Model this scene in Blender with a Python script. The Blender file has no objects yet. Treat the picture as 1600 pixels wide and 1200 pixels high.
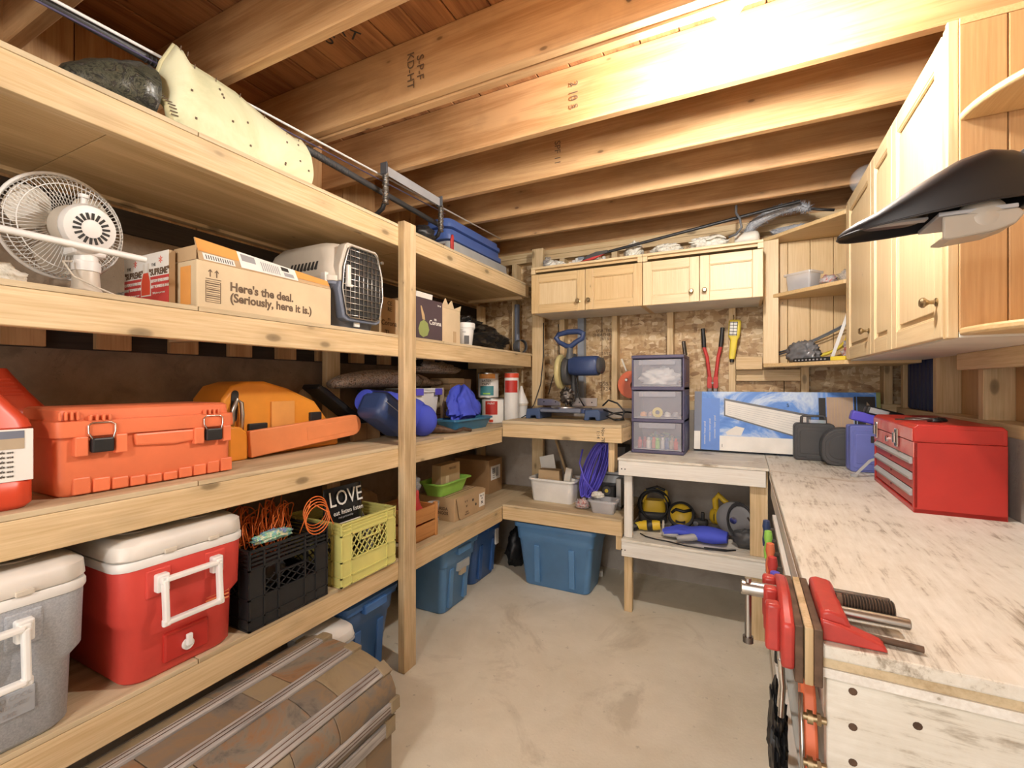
import bpy, bmesh, math, random
from mathutils import Vector, Matrix, noise
random.seed(7)
PI = math.pi
SC = bpy.context.scene
COL = SC.collection
R = math.radians

# ---------------------------------------------------------------- camera, world, lights, exposure
cam_d = bpy.data.cameras.new('camera'); cam = bpy.data.objects.new('camera', cam_d); COL.objects.link(cam)
cam.location = (0, 0, 1.38); cam.rotation_euler = (PI/2, 0, R(26.69))
cam_d.sensor_width = 36; cam_d.lens = 16.2; cam_d.clip_start = .02
SC.camera = cam
SC.view_settings.view_transform = 'Standard'; SC.view_settings.look = 'None'
SC.view_settings.gamma = 1; SC.view_settings.use_curve_mapping = False
SC.view_settings.exposure = 0.22
W = bpy.data.worlds.new('world'); SC.world = W; W.use_nodes = True
W.node_tree.nodes['Background'].inputs[0].default_value = (.9, .93, 1, 1)
W.node_tree.nodes['Background'].inputs[1].default_value = .05
def point_light(name, loc, power, col, size):
    d = bpy.data.lights.new(name, 'POINT'); d.energy = power; d.color = col; d.shadow_soft_size = size
    o = bpy.data.objects.new(name, d); o.location = loc; COL.objects.link(o); return o
def area_light(name, loc, rot, power, col, sx, sy):
    d = bpy.data.lights.new(name, 'AREA'); d.energy = power; d.color = col; d.shape = 'RECTANGLE'; d.size = sx; d.size_y = sy
    o = bpy.data.objects.new(name, d); o.location = loc; o.rotation_euler = rot; COL.objects.link(o); return o
point_light('rear_fill_light', (-.45, -.95, 2.29), 50, (1, .985, .96), .08)  # added point fill behind the camera, brightens the near side of the room
area_light('rear_area_fill', (-.5, -1.6, 1.35), (R(90), 0, 0), 30, (1, .99, .98), 1.6, 2.0)  # added soft area fill from the rear, no opening is modelled there

# ---------------------------------------------------------------- materials
MATS = {}
def _new(name):
    m = bpy.data.materials.new(name); m.use_nodes = True
    nt = m.node_tree; nt.nodes.clear()
    out = nt.nodes.new('ShaderNodeOutputMaterial'); bs = nt.nodes.new('ShaderNodeBsdfPrincipled')
    nt.links.new(bs.outputs[0], out.inputs[0])
    MATS[name] = m
    return m, nt, bs
def c4(c): return (c[0], c[1], c[2], 1)
def srgb(r, g, b):
    f = lambda v: (v/255/12.92) if v/255 <= .04045 else ((v/255+.055)/1.055)**2.4
    return (f(r), f(g), f(b))
def N(nt, t, **k):
    n = nt.nodes.new('ShaderNode'+t)
    for a, b in k.items():
        if isinstance(a, str) and a.startswith('i_'): n.inputs[a[2:].replace('_', ' ')].default_value = b
        else: setattr(n, a, b)
    return n
def ramp(nt, stops):
    r = nt.nodes.new('ShaderNodeValToRGB'); e = r.color_ramp.elements
    while len(e) > len(stops): e.remove(e[-1])
    while len(e) < len(stops): e.new(1)
    for x, (p, c) in zip(e, stops): x.position = p; x.color = c4(c) if len(c) == 3 else c
    return r
def mix(nt, a, b, fac, mode='MIX'):
    m = nt.nodes.new('ShaderNodeMix'); m.data_type = 'RGBA'; m.blend_type = mode
    L = nt.links.new
    for sock, v in ((m.inputs[6], a), (m.inputs[7], b)):
        if isinstance(v, tuple): sock.default_value = c4(v)
        else: L(v, sock)
    if isinstance(fac, (int, float)): m.inputs[0].default_value = fac
    else: L(fac, m.inputs[0])
    return m.outputs[2]
def coords(nt, scale=(1, 1, 1), rnd=True, rot=(0, 0, 0)):
    tc = N(nt, 'TexCoord'); mp = N(nt, 'Mapping'); mp.inputs['Scale'].default_value = scale; mp.inputs['Rotation'].default_value = rot
    src = tc.outputs['Object']
    if rnd:
        oi = N(nt, 'ObjectInfo'); ml = N(nt, 'VectorMath', operation='SCALE'); ml.inputs[0].default_value = (17.3, 9.1, 23.7)
        nt.links.new(oi.outputs['Random'], ml.inputs['Scale'])
        ad = N(nt, 'VectorMath', operation='ADD'); nt.links.new(src, ad.inputs[0]); nt.links.new(ml.outputs[0], ad.inputs[1]); src = ad.outputs[0]
    nt.links.new(src, mp.inputs[0]); return mp.outputs[0]
def noise_n(nt, vec, scale, detail=4, rough=.55, dist=0):
    n = N(nt, 'TexNoise'); n.inputs['Scale'].default_value = scale; n.inputs['Detail'].default_value = detail
    n.inputs['Roughness'].default_value = rough; n.inputs['Distortion'].default_value = dist
    nt.links.new(vec, n.inputs['Vector']); return n.outputs['Fac']
def bump(nt, bs, h, strength, dist=.002):
    b = N(nt, 'Bump'); b.inputs['Strength'].default_value = strength; b.inputs['Distance'].default_value = dist
    nt.links.new(h, b.inputs['Height']); nt.links.new(b.outputs[0], bs.inputs['Normal'])
def plain(name, col, rough=.45, metal=0, var=.12, vs=6, bmp=0, bs_scale=300, spec=.5, coat=0):
    m, nt, bs = _new(name); v = coords(nt)
    f = noise_n(nt, v, vs, 5)
    d = tuple(max(0, q*(1-var*1.6)) for q in col); l = tuple(min(1, q*(1+var)) for q in col)
    r = ramp(nt, [(.3, d), (.7, l)]); nt.links.new(f, r.inputs[0]); nt.links.new(r.outputs[0], bs.inputs['Base Color'])
    bs.inputs['Roughness'].default_value = rough; bs.inputs['Metallic'].default_value = metal
    bs.inputs['Specular IOR Level'].default_value = spec; bs.inputs['Coat Weight'].default_value = coat
    if bmp: bump(nt, bs, noise_n(nt, v, bs_scale, 2), bmp, .001)
    return m
def wood(name, light, dark, axis='Y', knots=.5, rough=.62, ring=1.0, stain=0.0, knotcol=None, grain=1.0):
    m, nt, bs = _new(name); L = nt.links.new
    ai = 'XYZ'.index(axis)
    def sc(al, ac): s = [ac]*3; s[ai] = al; return tuple(s)
    v1 = coords(nt, sc(1.1, 13)); f1 = noise_n(nt, v1, 1.0, 3, .5, .8)
    mul = N(nt, 'Math', operation='MULTIPLY'); L(f1, mul.inputs[0]); mul.inputs[1].default_value = 9*ring
    sn = N(nt, 'Math', operation='SINE'); L(mul.outputs[0], sn.inputs[0])
    v2 = coords(nt, sc(5, 150)); f2 = noise_n(nt, v2, 1.0, 4, .6)
    ad = N(nt, 'Math', operation='MULTIPLY_ADD'); L(sn.outputs[0], ad.inputs[0]); ad.inputs[1].default_value = .16*grain; L(f2, ad.inputs[2])
    ad2 = N(nt, 'Math', operation='MULTIPLY_ADD'); L(f1, ad2.inputs[0]); ad2.inputs[1].default_value = .6; L(ad.outputs[0], ad2.inputs[2])
    r = ramp(nt, [(.45, dark), (1.05 if False else 1.0, light)]); L(ad2.outputs[0], r.inputs[0])
    col = r.outputs[0]
    if knots > 0:
        v3 = coords(nt, sc(5, 11)); vo = N(nt, 'TexVoronoi'); vo.inputs['Scale'].default_value = 1; L(v3, vo.inputs['Vector'])
        kr = ramp(nt, [(.0, (1, 1, 1)), (.10*knots, (.8, .8, .8)), (.15*knots, (.22, .22, .22)), (.34*knots+.02, (0, 0, 0))]); L(vo.outputs['Distance'], kr.inputs[0])
        kc = knotcol or tuple(q*.38 for q in dark)
        col = mix(nt, col, kc, kr.outputs[0])
    if stain > 0:
        v4 = coords(nt, sc(1.5, 3.5)); f4 = noise_n(nt, v4, 1.3, 5, .6, .4)
        sr = ramp(nt, [(.5, (0, 0, 0)), (.72, (stain,)*3)]); L(f4, sr.inputs[0])
        col = mix(nt, col, tuple(q*.45 for q in dark), sr.outputs[0])
    L(col, bs.inputs['Base Color']); bs.inputs['Roughness'].default_value = rough
    bump(nt, bs, f2, .25, .0015)
    return m
PL, PD = (.76, .59, .36), (.55, .38, .185)
for a in 'XYZ':
    wood('pine'+a, PL, PD, a, 1.15, .6, 1)
    wood('joist'+a, (.60, .37, .18), (.42, .225, .09), a, .6, .5, 1.3, .45)
    wood('maple'+a, (.72, .53, .28), (.57, .37, .165), a, .25, .42, .8, .12)
    wood('maplepale'+a, (.78, .62, .38), (.65, .47, .25), a, .15, .4, .8)
    wood('ply'+a, (.62, .50, .32), (.44, .33, .19), a, .15, .7, 1.4, .35)
    wood('whitewood'+a, (.86, .845, .79), (.70, .66, .59), a, .22, .6, 1, .12, (.38, .33, .26))
    wood('greyslat'+a, (.46, .43, .40), (.17, .15, .14), a, .1, .8, 2.2, .3)
    wood('panelwood'+a, (.58, .36, .17), (.46, .26, .11), a, .3, .5, 1)
    wood('orangewood'+a, (.62, .30, .10), (.42, .18, .05), a, .2, .4, 1)
wood('subfloor', (.42, .19, .07), (.22, .085, .03), 'Y', .5, .7, 1.5, .4)
wood('darkboard', (.05, .035, .025), (.02, .014, .01), 'Y', .2, .7, 1)
wood('postwood', (.66, .50, .30), (.42, .29, .14), 'Z', .3, .62, 1.4, .35)
wood('plyunder', (.66, .47, .24), (.50, .33, .15), 'Y', .35, .6, 1.2, .15)
def concrete(name, a, b, c, scale=3, rough=.8, spots=.5):
    m, nt, bs = _new(name); L = nt.links.new; v = coords(nt, rnd=False)
    r = ramp(nt, [(.3, b), (.62, a)]); L(noise_n(nt, v, scale, 8, .65, .3), r.inputs[0])
    s = ramp(nt, [(.56, (0, 0, 0)), (.66, (spots,)*3)]); L(noise_n(nt, v, scale*.6, 6, .7, 1.0), s.inputs[0])
    col = mix(nt, r.outputs[0], c, s.outputs[0])
    s2 = ramp(nt, [(.66, (0, 0, 0)), (.74, (spots,)*3)]); L(noise_n(nt, v, scale*9, 4, .6), s2.inputs[0])
    col = mix(nt, col, tuple(q*.6 for q in c), s2.outputs[0])
    L(col, bs.inputs['Base Color']); bs.inputs['Roughness'].default_value = rough
    bump(nt, bs, noise_n(nt, v, 90, 5), .35, .003)
concrete('floor_concrete', (.80, .74, .61), (.67, .61, .48), (.52, .46, .35), 2.6, .6, .6)
concrete('wall_concrete', (.44, .39, .34), (.33, .28, .23), (.25, .20, .16), 4, .85, .4)
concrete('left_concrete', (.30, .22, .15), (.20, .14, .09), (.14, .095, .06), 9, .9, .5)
concrete('drywall', (.62, .56, .48), (.56, .5, .43), (.5, .45, .4), 1, .8, .1)
def osb(name):
    m, nt, bs = _new(name); L = nt.links.new
    col = None
    for k, (rot, sc) in enumerate([((.3, .2, .6), (22, 22, 70)), ((.1, .9, -.5), (60, 20, 22)), ((-.4, .5, 1.4), (20, 55, 36))]):
        v = coords(nt, sc, False, rot); vo = N(nt, 'TexVoronoi'); vo.inputs['Scale'].default_value = 1; L(v, vo.inputs['Vector'])
        sp = N(nt, 'SeparateColor'); L(vo.outputs['Color'], sp.inputs[0])
        r = ramp(nt, [(0, (.26, .14, .06)), (.35, (.46, .29, .135)), (.75, (.62, .45, .25)), (1, (.80, .66, .44))]); L(sp.outputs[k % 3], r.inputs[0])
        col = r.outputs[0] if col is None else mix(nt, col, r.outputs[0], sp.outputs[(k+1) % 3])
    L(col, bs.inputs['Base Color']); bs.inputs['Roughness'].default_value = .6
osb('osb')
def worn_white(name, axis):
    m, nt, bs = _new(name); L = nt.links.new
    ai = 'XYZ'.index(axis)
    def sc(al, ac): s = [ac]*3; s[ai] = al; return tuple(s)
    v = coords(nt, sc(7, 60), False); f = noise_n(nt, v, 1, 6, .7, .3)
    v2 = coords(nt, rnd=False); g = noise_n(nt, v2, 5, 6, .65, .5)
    a = N(nt, 'Math', operation='MULTIPLY_ADD'); L(g, a.inputs[0]); a.inputs[1].default_value = .9; L(f, a.inputs[2])
    r = ramp(nt, [(.40, (.26, .21, .15)), (.47, (.48, .43, .35)), (.53, (.68, .64, .55)), (.68, (.77, .74, .66))])
    a2 = N(nt, 'Math', operation='MULTIPLY'); L(a.outputs[0], a2.inputs[0]); a2.inputs[1].default_value = .6; L(a2.outputs[0], r.inputs[0])
    st = ramp(nt, [(.60, (0, 0, 0)), (.70, (.6, .6, .6))]); L(noise_n(nt, v2, 2.3, 7, .7, 1.2), st.inputs[0])
    col = mix(nt, r.outputs[0], (.45, .34, .2), st.outputs[0])
    st2 = ramp(nt, [(.70, (0, 0, 0)), (.76, (.75, .75, .75))]); L(noise_n(nt, coords(nt, sc(1.2, 4), False), 2.5, 5, .6, .6), st2.inputs[0])
    col = mix(nt, col, (.22, .19, .17), st2.outputs[0])
    L(col, bs.inputs['Base Color']); bs.inputs['Roughness'].default_value = .6; bump(nt, bs, f, .3, .0015)
worn_white('bench_top', 'Y'); worn_white('bench_white', 'X')
def clear(name, col, alpha, rough=.1):
    m, nt, bs = _new(name); v = coords(nt)
    r = ramp(nt, [(.35, tuple(q*.85 for q in col)), (.65, col)]); nt.links.new(noise_n(nt, v, 5, 3), r.inputs[0]); nt.links.new(r.outputs[0], bs.inputs['Base Color'])
    bs.inputs['Roughness'].default_value = rough; bs.inputs['Alpha'].default_value = alpha
def mottled(name, cols, scale, rough=.6, dist=1.5, bmp=.2):
    m, nt, bs = _new(name); v = coords(nt); f = noise_n(nt, v, scale, 5, .7, dist)
    n = len(cols); r = ramp(nt, [(.3+.4*i/max(1, n-1), c) for i, c in enumerate(cols)]); r.color_ramp.interpolation = 'LINEAR'
    nt.links.new(f, r.inputs[0]); nt.links.new(r.outputs[0], bs.inputs['Base Color']); bs.inputs['Roughness'].default_value = rough
    if bmp: bump(nt, bs, f, bmp, .004)
for nm, col, ro in [('red', (.47, .028, .02), .38), ('coolerred', (.62, .06, .045), .5), ('orange', (.80, .20, .085), .42), ('orangecase', (.80, .30, .03), .42),
                    ('scabbard', (.80, .27, .10), .45), ('jugred', (.70, .075, .03), .35), ('darkorange', (.62, .10, .03), .4), ('white', (.80, .79, .76), .4), ('offwhite', (.70, .66, .58), .45),
                    ('ivory', (.60, .54, .45), .4), ('black', (.015, .015, .016), .45), ('charcoal', (.06, .06, .062), .5), ('gunmetal', (.10, .105, .115), .4),
                    ('blue', (.05, .14, .36), .4), ('toteblue', (.10, .24, .46), .42), ('totedark', (.035, .11, .32), .4), ('navy', (.03, .055, .15), .42), ('cloth_blue', (.06, .09, .60), .75),
                    ('caseblue', (.14, .17, .48), .5), ('purple', (.085, .075, .14), .45), ('yellow', (.75, .60, .06), .45), ('crateyellow', (.66, .62, .20), .45),
                    ('toolyellow', (.72, .48, .03), .45), ('green', (.33, .68, .11), .4), ('teal', (.05, .24, .28), .4), ('cardboard', (.50, .345, .19), .8), ('cardpale', (.66, .52, .33), .8),
                    ('cardbrown', (.36, .215, .10), .8), ('paper', (.80, .78, .73), .7), ('tapeorange', (.80, .36, .09), .5), ('cratebrown', (.075, .05, .06), .7), ('grey', (.36, .36, .37), .5),
                    ('coolergrey', (.36, .38, .41), .6), ('ink', (.03, .028, .026), .7), ('inkbrown', (.14, .09, .055), .8), ('lidwhite', (.74, .70, .64), .45), ('shirtred', (.55, .05, .045), .6),
                    ('foamedge', (.62, .57, .33), .9), ('duct', (.30, .34, .40), .5), ('tarp', (.012, .02, .075), .5), ('cordorange', (.75, .17, .03), .4), ('cordblue', (.12, .10, .62), .35),
                    ('lampblack', (.012, .012, .014), .45), ('greylid', (.40, .41, .41), .45), ('lidblue', (.07, .13, .38), .4), ('brownbag', (.35, .22, .10), .5), ('limewood', (.55, .38, .2), .6), ('tan', (.48, .38, .26), .6),
                    ('yellowguard', (.55, .47, .22), .3), ('jugorange', (.72, .14, .05), .4), ('blueprint', (.10, .24, .66), .45), ('limepanel', (.50, .36, .26), .6), ('olive', (.28, .33, .11), .6), ('brick', (.42, .30, .22), .7), ('greyblue', (.16, .18, .235), .5), ('sawblue', (.055, .095, .20), .4)]:
    plain(nm, col, ro, var=.08)
plain('steel', (.55, .54, .52), .3, 1); plain('chrome', (.75, .75, .75), .15, 1); plain('darksteel', (.16, .14, .125), .4, .9, .25); plain('brass', (.42, .33, .20), .35, 1); plain('rust', (.14, .085, .055), .6, .5, .3, 30)
plain('vise', (.50, .05, .04), .35, var=.15, vs=20); plain('rubber', (.012, .012, .013), .6)
plain('pearl', (.62, .59, .66), .4); plain('drawer_pearl', (.60, .58, .64), .3)
plain('blackbag', (.012, .012, .013), .22, var=.2)
mottled('coolergrit', [(.28, .30, .33), (.36, .38, .41), (.46, .48, .51)], 220, .6, 0, .15)
mottled('foam', [(.60, .60, .36), (.73, .71, .47), (.77, .75, .53)], 5, .95, .5, .3)
mottled('camo', [(.012, .013, .01), (.02, .022, .018), (.09, .09, .06), (.012, .012, .012), (.20, .19, .16)], 20, .28, 2.5, .6)
mottled('camobrown', [(.03, .02, .015), (.25, .14, .08), (.60, .50, .42), (.04, .03, .025), (.66, .58, .5)], 26, .5, 2.5, .1)
mottled('slate', [(.09, .078, .066), (.17, .145, .115), (.22, .15, .085), (.13, .115, .10)], 5, .6, 1, .2)
mottled('slatetan', [(.19, .145, .085), (.27, .205, .12), (.22, .18, .125)], 5, .6, 1, .2)
mottled('slaterust', [(.11, .085, .065), (.25, .135, .065), (.20, .17, .13), (.10, .09, .08)], 6, .55, 1, .2)
mottled('toolboxfade', [(.60, .04, .03), (.64, .20, .17), (.62, .30, .27)], 7, .35, 1, 0)
mottled('snow', [(.04, .16, .55), (.10, .27, .70), (.55, .66, .82), (.06, .2, .6)], 4, .45, 1, 0)
mottled('duster', [(.20, .21, .24), (.36, .37, .40), (.5, .5, .52)], 60, .95, 1, .6)
mottled('ragwhite', [(.48, .43, .34), (.74, .71, .62), (.82, .80, .73)], 24, .8, 2, .6)
mottled('zebra', [(.02, .02, .02), (.05, .05, .05), (.75, .74, .72), (.8, .8, .78)], 45, .6, 1.5, 0)
mottled('junk', [(.05, .05, .06), (.35, .33, .33), (.55, .5, .48), (.45, .08, .07), (.2, .2, .22)], 28, .45, 2, .3)
mottled('beans', [(.65, .55, .12), (.7, .65, .5), (.15, .45, .25), (.12, .18, .5), (.7, .6, .3)], 26, .35, 2, .3)
clear('clearplastic', (.78, .79, .82), .42, .15); clear('glass', (.9, .92, .94), .16, .03); clear('milky', (.72, .72, .80), .24, .35); clear('bluetray', (.05, .22, .40), .85, .15); clear('frost', (.50, .45, .38), .8, .35)
clear('wrap', (.62, .62, .62), .35, .12); clear('greywrap', (.20, .20, .21), .92, .2)
m_, nt_, bs_ = _new('bulbglow'); bs_.inputs['Emission Color'].default_value = (1, .96, .90, 1); bs_.inputs['Emission Strength'].default_value = 1060

# ---------------------------------------------------------------- mesh builder
def rrect(w, d, r, z, cx=0, cy=0, n=4):
    pts = []
    for sx, sy, a0 in ((1, 1, 0), (-1, 1, 90), (-1, -1, 180), (1, -1, 270)):
        for k in range(n+1):
            a = R(a0+90*k/n); pts.append((cx+sx*(w/2-r)+r*math.cos(a), cy+sy*(d/2-r)+r*math.sin(a), z))
    return pts
class B:
    def __init__(s): s.v = []; s.f = []; s.M = None
    def at(s, M): s.M = M; return s
    def add(s, vs, fs):
        o = len(s.v)
        s.v += [tuple(s.M @ Vector(p)) if s.M is not None else tuple(p) for p in vs]
        s.f += [tuple(i+o for i in q) for q in fs]; return s
    def box(s, x0, x1, y0, y1, z0, z1):
        return s.add([(x0, y0, z0), (x1, y0, z0), (x1, y1, z0), (x0, y1, z0), (x0, y0, z1), (x1, y0, z1), (x1, y1, z1), (x0, y1, z1)],
                     [(0, 3, 2, 1), (4, 5, 6, 7), (0, 1, 5, 4), (1, 2, 6, 5), (2, 3, 7, 6), (3, 0, 4, 7)])
    def bx(s, cx, cy, cz, w, d, h): return s.box(cx-w/2, cx+w/2, cy-d/2, cy+d/2, cz-h/2, cz+h/2)
    def loft(s, rings, cap0=True, cap1=True, closed=True):
        n = len(rings[0]); vs = [p for r_ in rings for p in r_]; fs = []
        for i in range(len(rings)-1):
            for j in range(n if closed else n-1):
                k = (j+1) % n; fs.append((i*n+j, i*n+k, (i+1)*n+k, (i+1)*n+j))
        if cap0: fs.append(tuple(reversed(range(n))))
        if cap1: fs.append(tuple(range((len(rings)-1)*n, len(rings)*n)))
        return s.add(vs, fs)
    def prism(s, poly, a, b, plane='xz'):
        if plane == 'xz': return s.loft([[(p[0], b, p[1]) for p in poly], [(p[0], a, p[1]) for p in poly]])
        if plane == 'yz': return s.loft([[(a, p[0], p[1]) for p in poly], [(b, p[0], p[1]) for p in poly]])
        return s.loft([[(p[0], p[1], a) for p in poly], [(p[0], p[1], b) for p in poly]])
    def cyl(s, p0, p1, r0, r1=None, n=16, cap=True):
        r1 = r0 if r1 is None else r1
        p0 = Vector(p0); p1 = Vector(p1); d = (p1-p0).normalized(); u = d.orthogonal().normalized(); w = d.cross(u)
        ring = lambda p, r_: [tuple(p+u*math.cos(2*PI*k/n)*r_+w*math.sin(2*PI*k/n)*r_) for k in range(n)]
        return s.loft([ring(p0, r0), ring(p1, r1)], cap, cap)
    def tube(s, pts, r, n=8, closed=False):
        P = [Vector(p) for p in pts]; m = len(P); rings = []; u = None
        for i in range(m):
            if closed: d = P[(i+1) % m]-P[i-1]
            else: d = P[min(i+1, m-1)]-P[max(i-1, 0)]
            if d.length < 1e-9: d = Vector((0, 0, 1))
            d.normalize()
            if u is None: u = d.orthogonal().normalized()
            u = (u-d*u.dot(d)); u = u.normalized() if u.length > 1e-6 else d.orthogonal().normalized()
            w = d.cross(u); rr = r[i] if isinstance(r, (list, tuple)) else r
            rings.append([tuple(P[i]+u*math.cos(2*PI*k/n)*rr+w*math.sin(2*PI*k/n)*rr) for k in range(n)])
        if closed: rings.append(rings[0]); return s.loft(rings, False, False)
        return s.loft(rings)
    def lathe(s, prof, n=24, c=(0, 0, 0)):
        rings = [[(c[0]+r_*math.cos(2*PI*k/n), c[1]+r_*math.sin(2*PI*k/n), c[2]+z) for k in range(n)] for r_, z in prof]
        return s.loft(rings)
    def ell(s, c, rx, ry, rz, n=16, m=10):
        rings = []
        for i in range(1, m):
            a = PI*i/m; rings.append([(c[0]+rx*math.sin(a)*math.cos(2*PI*k/n), c[1]+ry*math.sin(a)*math.sin(2*PI*k/n), c[2]-rz*math.cos(a)) for k in range(n)])
        return s.loft(rings)
    def bar(s, p0, p1, w, h, up=(0, 0, 1)):
        p0 = Vector(p0); p1 = Vector(p1); d = (p1-p0).normalized(); up = Vector(up); a = d.cross(up)
        if a.length < 1e-5: a = d.orthogonal()
        a.normalize(); b = a.cross(d).normalized()
        q = lambda p: [tuple(p+a*w/2*i+b*h/2*j) for i, j in ((-1, -1), (1, -1), (1, 1), (-1, 1))]
        return s.loft([q(p0), q(p1)])
    def blob(s, c, rx, ry, rz, amp=.15, freq=3, seed=0, n=28, m=18, flat=True, pw=1.0):
        rings = []
        for i in range(1, m):
            a = PI*i/m; ring = []
            for k in range(n):
                t = 2*PI*k/n; d = Vector((math.sin(a)*math.cos(t), math.sin(a)*math.sin(t), -math.cos(a)))
                if pw != 1: d = Vector([math.copysign(abs(q)**pw, q) for q in d])
                q = 1+amp*noise.fractal(d*freq+Vector((seed*3.1, seed*1.7, seed)), .8, 2.1, 4)
                z = d.z*rz*q
                z = c[2]+z
                if flat: z = max(z, .002+.0008*i)
                ring.append((c[0]+d.x*rx*q, c[1]+d.y*ry*q, z))
            rings.append(ring)
        return s.loft(rings)
def mk(b, name, mat, parent=None, bev=0, smooth=None, label=None, seg=2, loc=None, rot=None, sub=0):
    me = bpy.data.meshes.new(name); me.from_pydata(b.v, [], b.f)
    bm = bmesh.new(); bm.from_mesh(me); bmesh.ops.recalc_face_normals(bm, faces=bm.faces); bm.to_mesh(me); bm.free()
    me.materials.append(MATS[mat])
    if smooth is not None:
        me.polygons.foreach_set('use_smooth', [True]*len(me.polygons))
        if smooth < 179: me.set_sharp_from_angle(angle=R(smooth))
    o = bpy.data.objects.new(name, me); COL.objects.link(o)
    if parent is not None: o.parent = parent
    if loc is not None: o.location = loc
    if rot is not None: o.rotation_euler = rot
    if bev:
        md = o.modifiers.new('bevel', 'BEVEL'); md.width = bev; md.segments = seg; md.limit_method = 'ANGLE'; md.angle_limit = R(38)
    if sub:
        md = o.modifiers.new('subdivision', 'SUBSURF'); md.levels = sub; md.render_levels = sub
    if label: o['label'] = label
    return o
def thing(name, label, cat, loc=(0, 0, 0), rz=0, group=None, rot=None):
    o = bpy.data.objects.new(name, None); o.empty_display_size = .05; COL.objects.link(o)
    o.location = loc; o.rotation_euler = rot if rot else (0, 0, R(rz))
    o['label'] = label; o['category'] = cat
    if group: o['group'] = group
    return o
def tag(o, label, cat, group=None):
    o['label'] = label; o['category'] = cat
    if group: o['group'] = group
    return o
def struct(o): o['kind'] = 'structure'; return o
def stuff(o): o['kind'] = 'stuff'; return o
def text(body, size, parent, loc, mat, rot=(90, 0, 0), name='lettering', sx=1, bold=0, align='CENTER', sp=1):
    cu = bpy.data.curves.new(name, 'FONT'); cu.body = body; cu.size = size; cu.extrude = .0004; cu.align_x = align; cu.align_y = 'CENTER'; cu.offset = bold; cu.space_line = sp
    cu.resolution_u = 3
    cu.materials.append(MATS[mat])
    tmp = bpy.data.objects.new(name, cu); me = bpy.data.meshes.new_from_object(tmp); bpy.data.objects.remove(tmp); me.name = name
    if not me.materials: me.materials.append(MATS[mat])
    o = bpy.data.objects.new(name, me); COL.objects.link(o); o.parent = parent; o.location = loc; o.rotation_euler = tuple(R(a) for a in rot); o.scale = (sx, 1, 1)
    return o
def Tm(loc=(0, 0, 0), rx=0, ry=0, rz=0):
    return Matrix.Translation(loc) @ Matrix.Rotation(R(rz), 4, 'Z') @ Matrix.Rotation(R(ry), 4, 'Y') @ Matrix.Rotation(R(rx), 4, 'X')
def arc(cx, cy, r, a0, a1, n): return [(cx+r*math.cos(R(a0+(a1-a0)*k/n)), cy+r*math.sin(R(a0+(a1-a0)*k/n))) for k in range(n+1)]
def copy_tree(o, parent=None):
    c = o.copy(); COL.objects.link(c); c.parent = parent if parent is not None else o.parent
    for ch in list(o.children): copy_tree(ch, c)
    return c
# ================================================================ SETTING
ZJ = 2.45; YW = 3.42; XL = -2.08; XR = .80; YF = -1.75
struct(mk(B().box(-2.2, 1.0, YF-.1, 3.7, -.1, 0), 'floor', 'floor_concrete'))
# left foundation wall
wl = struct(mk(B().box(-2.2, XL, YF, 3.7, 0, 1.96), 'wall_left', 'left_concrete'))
struct(mk(B().box(-2.2, XL+.012, YF, 3.7, 1.945, 2.03), 'sill_board', 'darkboard', wl))
for k in range(14):
    y = YF+.1+k*.40
    struct(mk(B().box(-2.2, XL, y, y+.396, 2.03, 2.70), 'rim_panel', 'joistZ', wl))
struct(mk(B().box(-2.2, XL+.025, YF, 3.5, 1.50, 1.585), 'ledger', 'darkboard', wl))
for k in range(15):
    y = -.62+k*.235
    struct(mk(B().box(XL+.02, XL+.05, y, y+.105, 1.502, 1.58), 'cleat', 'joistZ', wl, .002))
struct(mk(B().box(XL, XL+.03, 1.62, 1.65, 2.15, 2.44), 'white_strip', 'offwhite', wl, label='white painted strip on the rim panel'))
struct(mk(B().box(XL, XL+.03, 2.42, 2.45, 2.15, 2.44), 'white_strip', 'offwhite', wl, label='white painted strip on the rim panel'))
# back wall
wb = struct(mk(B().box(-2.2, 1.0, YW, 3.7, 0, 1.20), 'wall_back', 'wall_concrete'))
for x0, x1 in ((-2.2, -.985), (-.98, .235), (.24, 1.0)):
    struct(mk(B().box(x0, x1, YW+.089, 3.7, 1.2, 2.70), 'osb_panel', 'osb', wb))
struct(mk(B().box(-2.1, 1.0, YW-.002, YW+.089, 1.20, 1.262), 'bottom_plate', 'pineX', wb, .002))
struct(mk(B().box(-2.1, 1.0, YW, YW+.089, 2.37, 2.409), 'top_plate', 'pineX', wb, .002))
struct(mk(B().box(-2.1, 1.0, YW-.001, YW+.089, 2.41, ZJ), 'top_plate', 'pineX', wb, .002))
for x in (-1.72, -1.30, -.885, -.487, -.09, .325, .74):
    struct(mk(B().box(x, x+.042, YW, YW+.089, 1.262, 2.37), 'stud', 'pineZ', wb, .002))
struct(mk(B().box(-1.16, -1.11, YW+.03, YW+.089, 1.262, 2.37), 'duct_strip', 'duct', wb, label='grey blue metal strip'))
struct(mk(B().box(-.045, .108, YW-.035, YW, 1.475, 1.56), 'nailer', 'pineX', wb, .003))
struct(mk(B().box(-.045, .325, YW+.04, YW+.089, 1.40, 1.475), 'nailer', 'pineX', wb, .003))
for i, (x, z, s_, t) in enumerate(((-.985+.02, 1.76, .032, 'OSB  18.0\nSHEATHING\n24/16'), (-.95, 1.60, .03, '23/32\n000'), (-.955, 1.36, .04, 'OSB/1\n2R24'), (.12, 1.68, .03, '?12'), (.20, 1.42, .025, 'SS 2A'))):
    struct(text(t, s_, wb, (x, YW+.0885, z), 'inkbrown', name='wall_stamp', sp=1))
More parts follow.
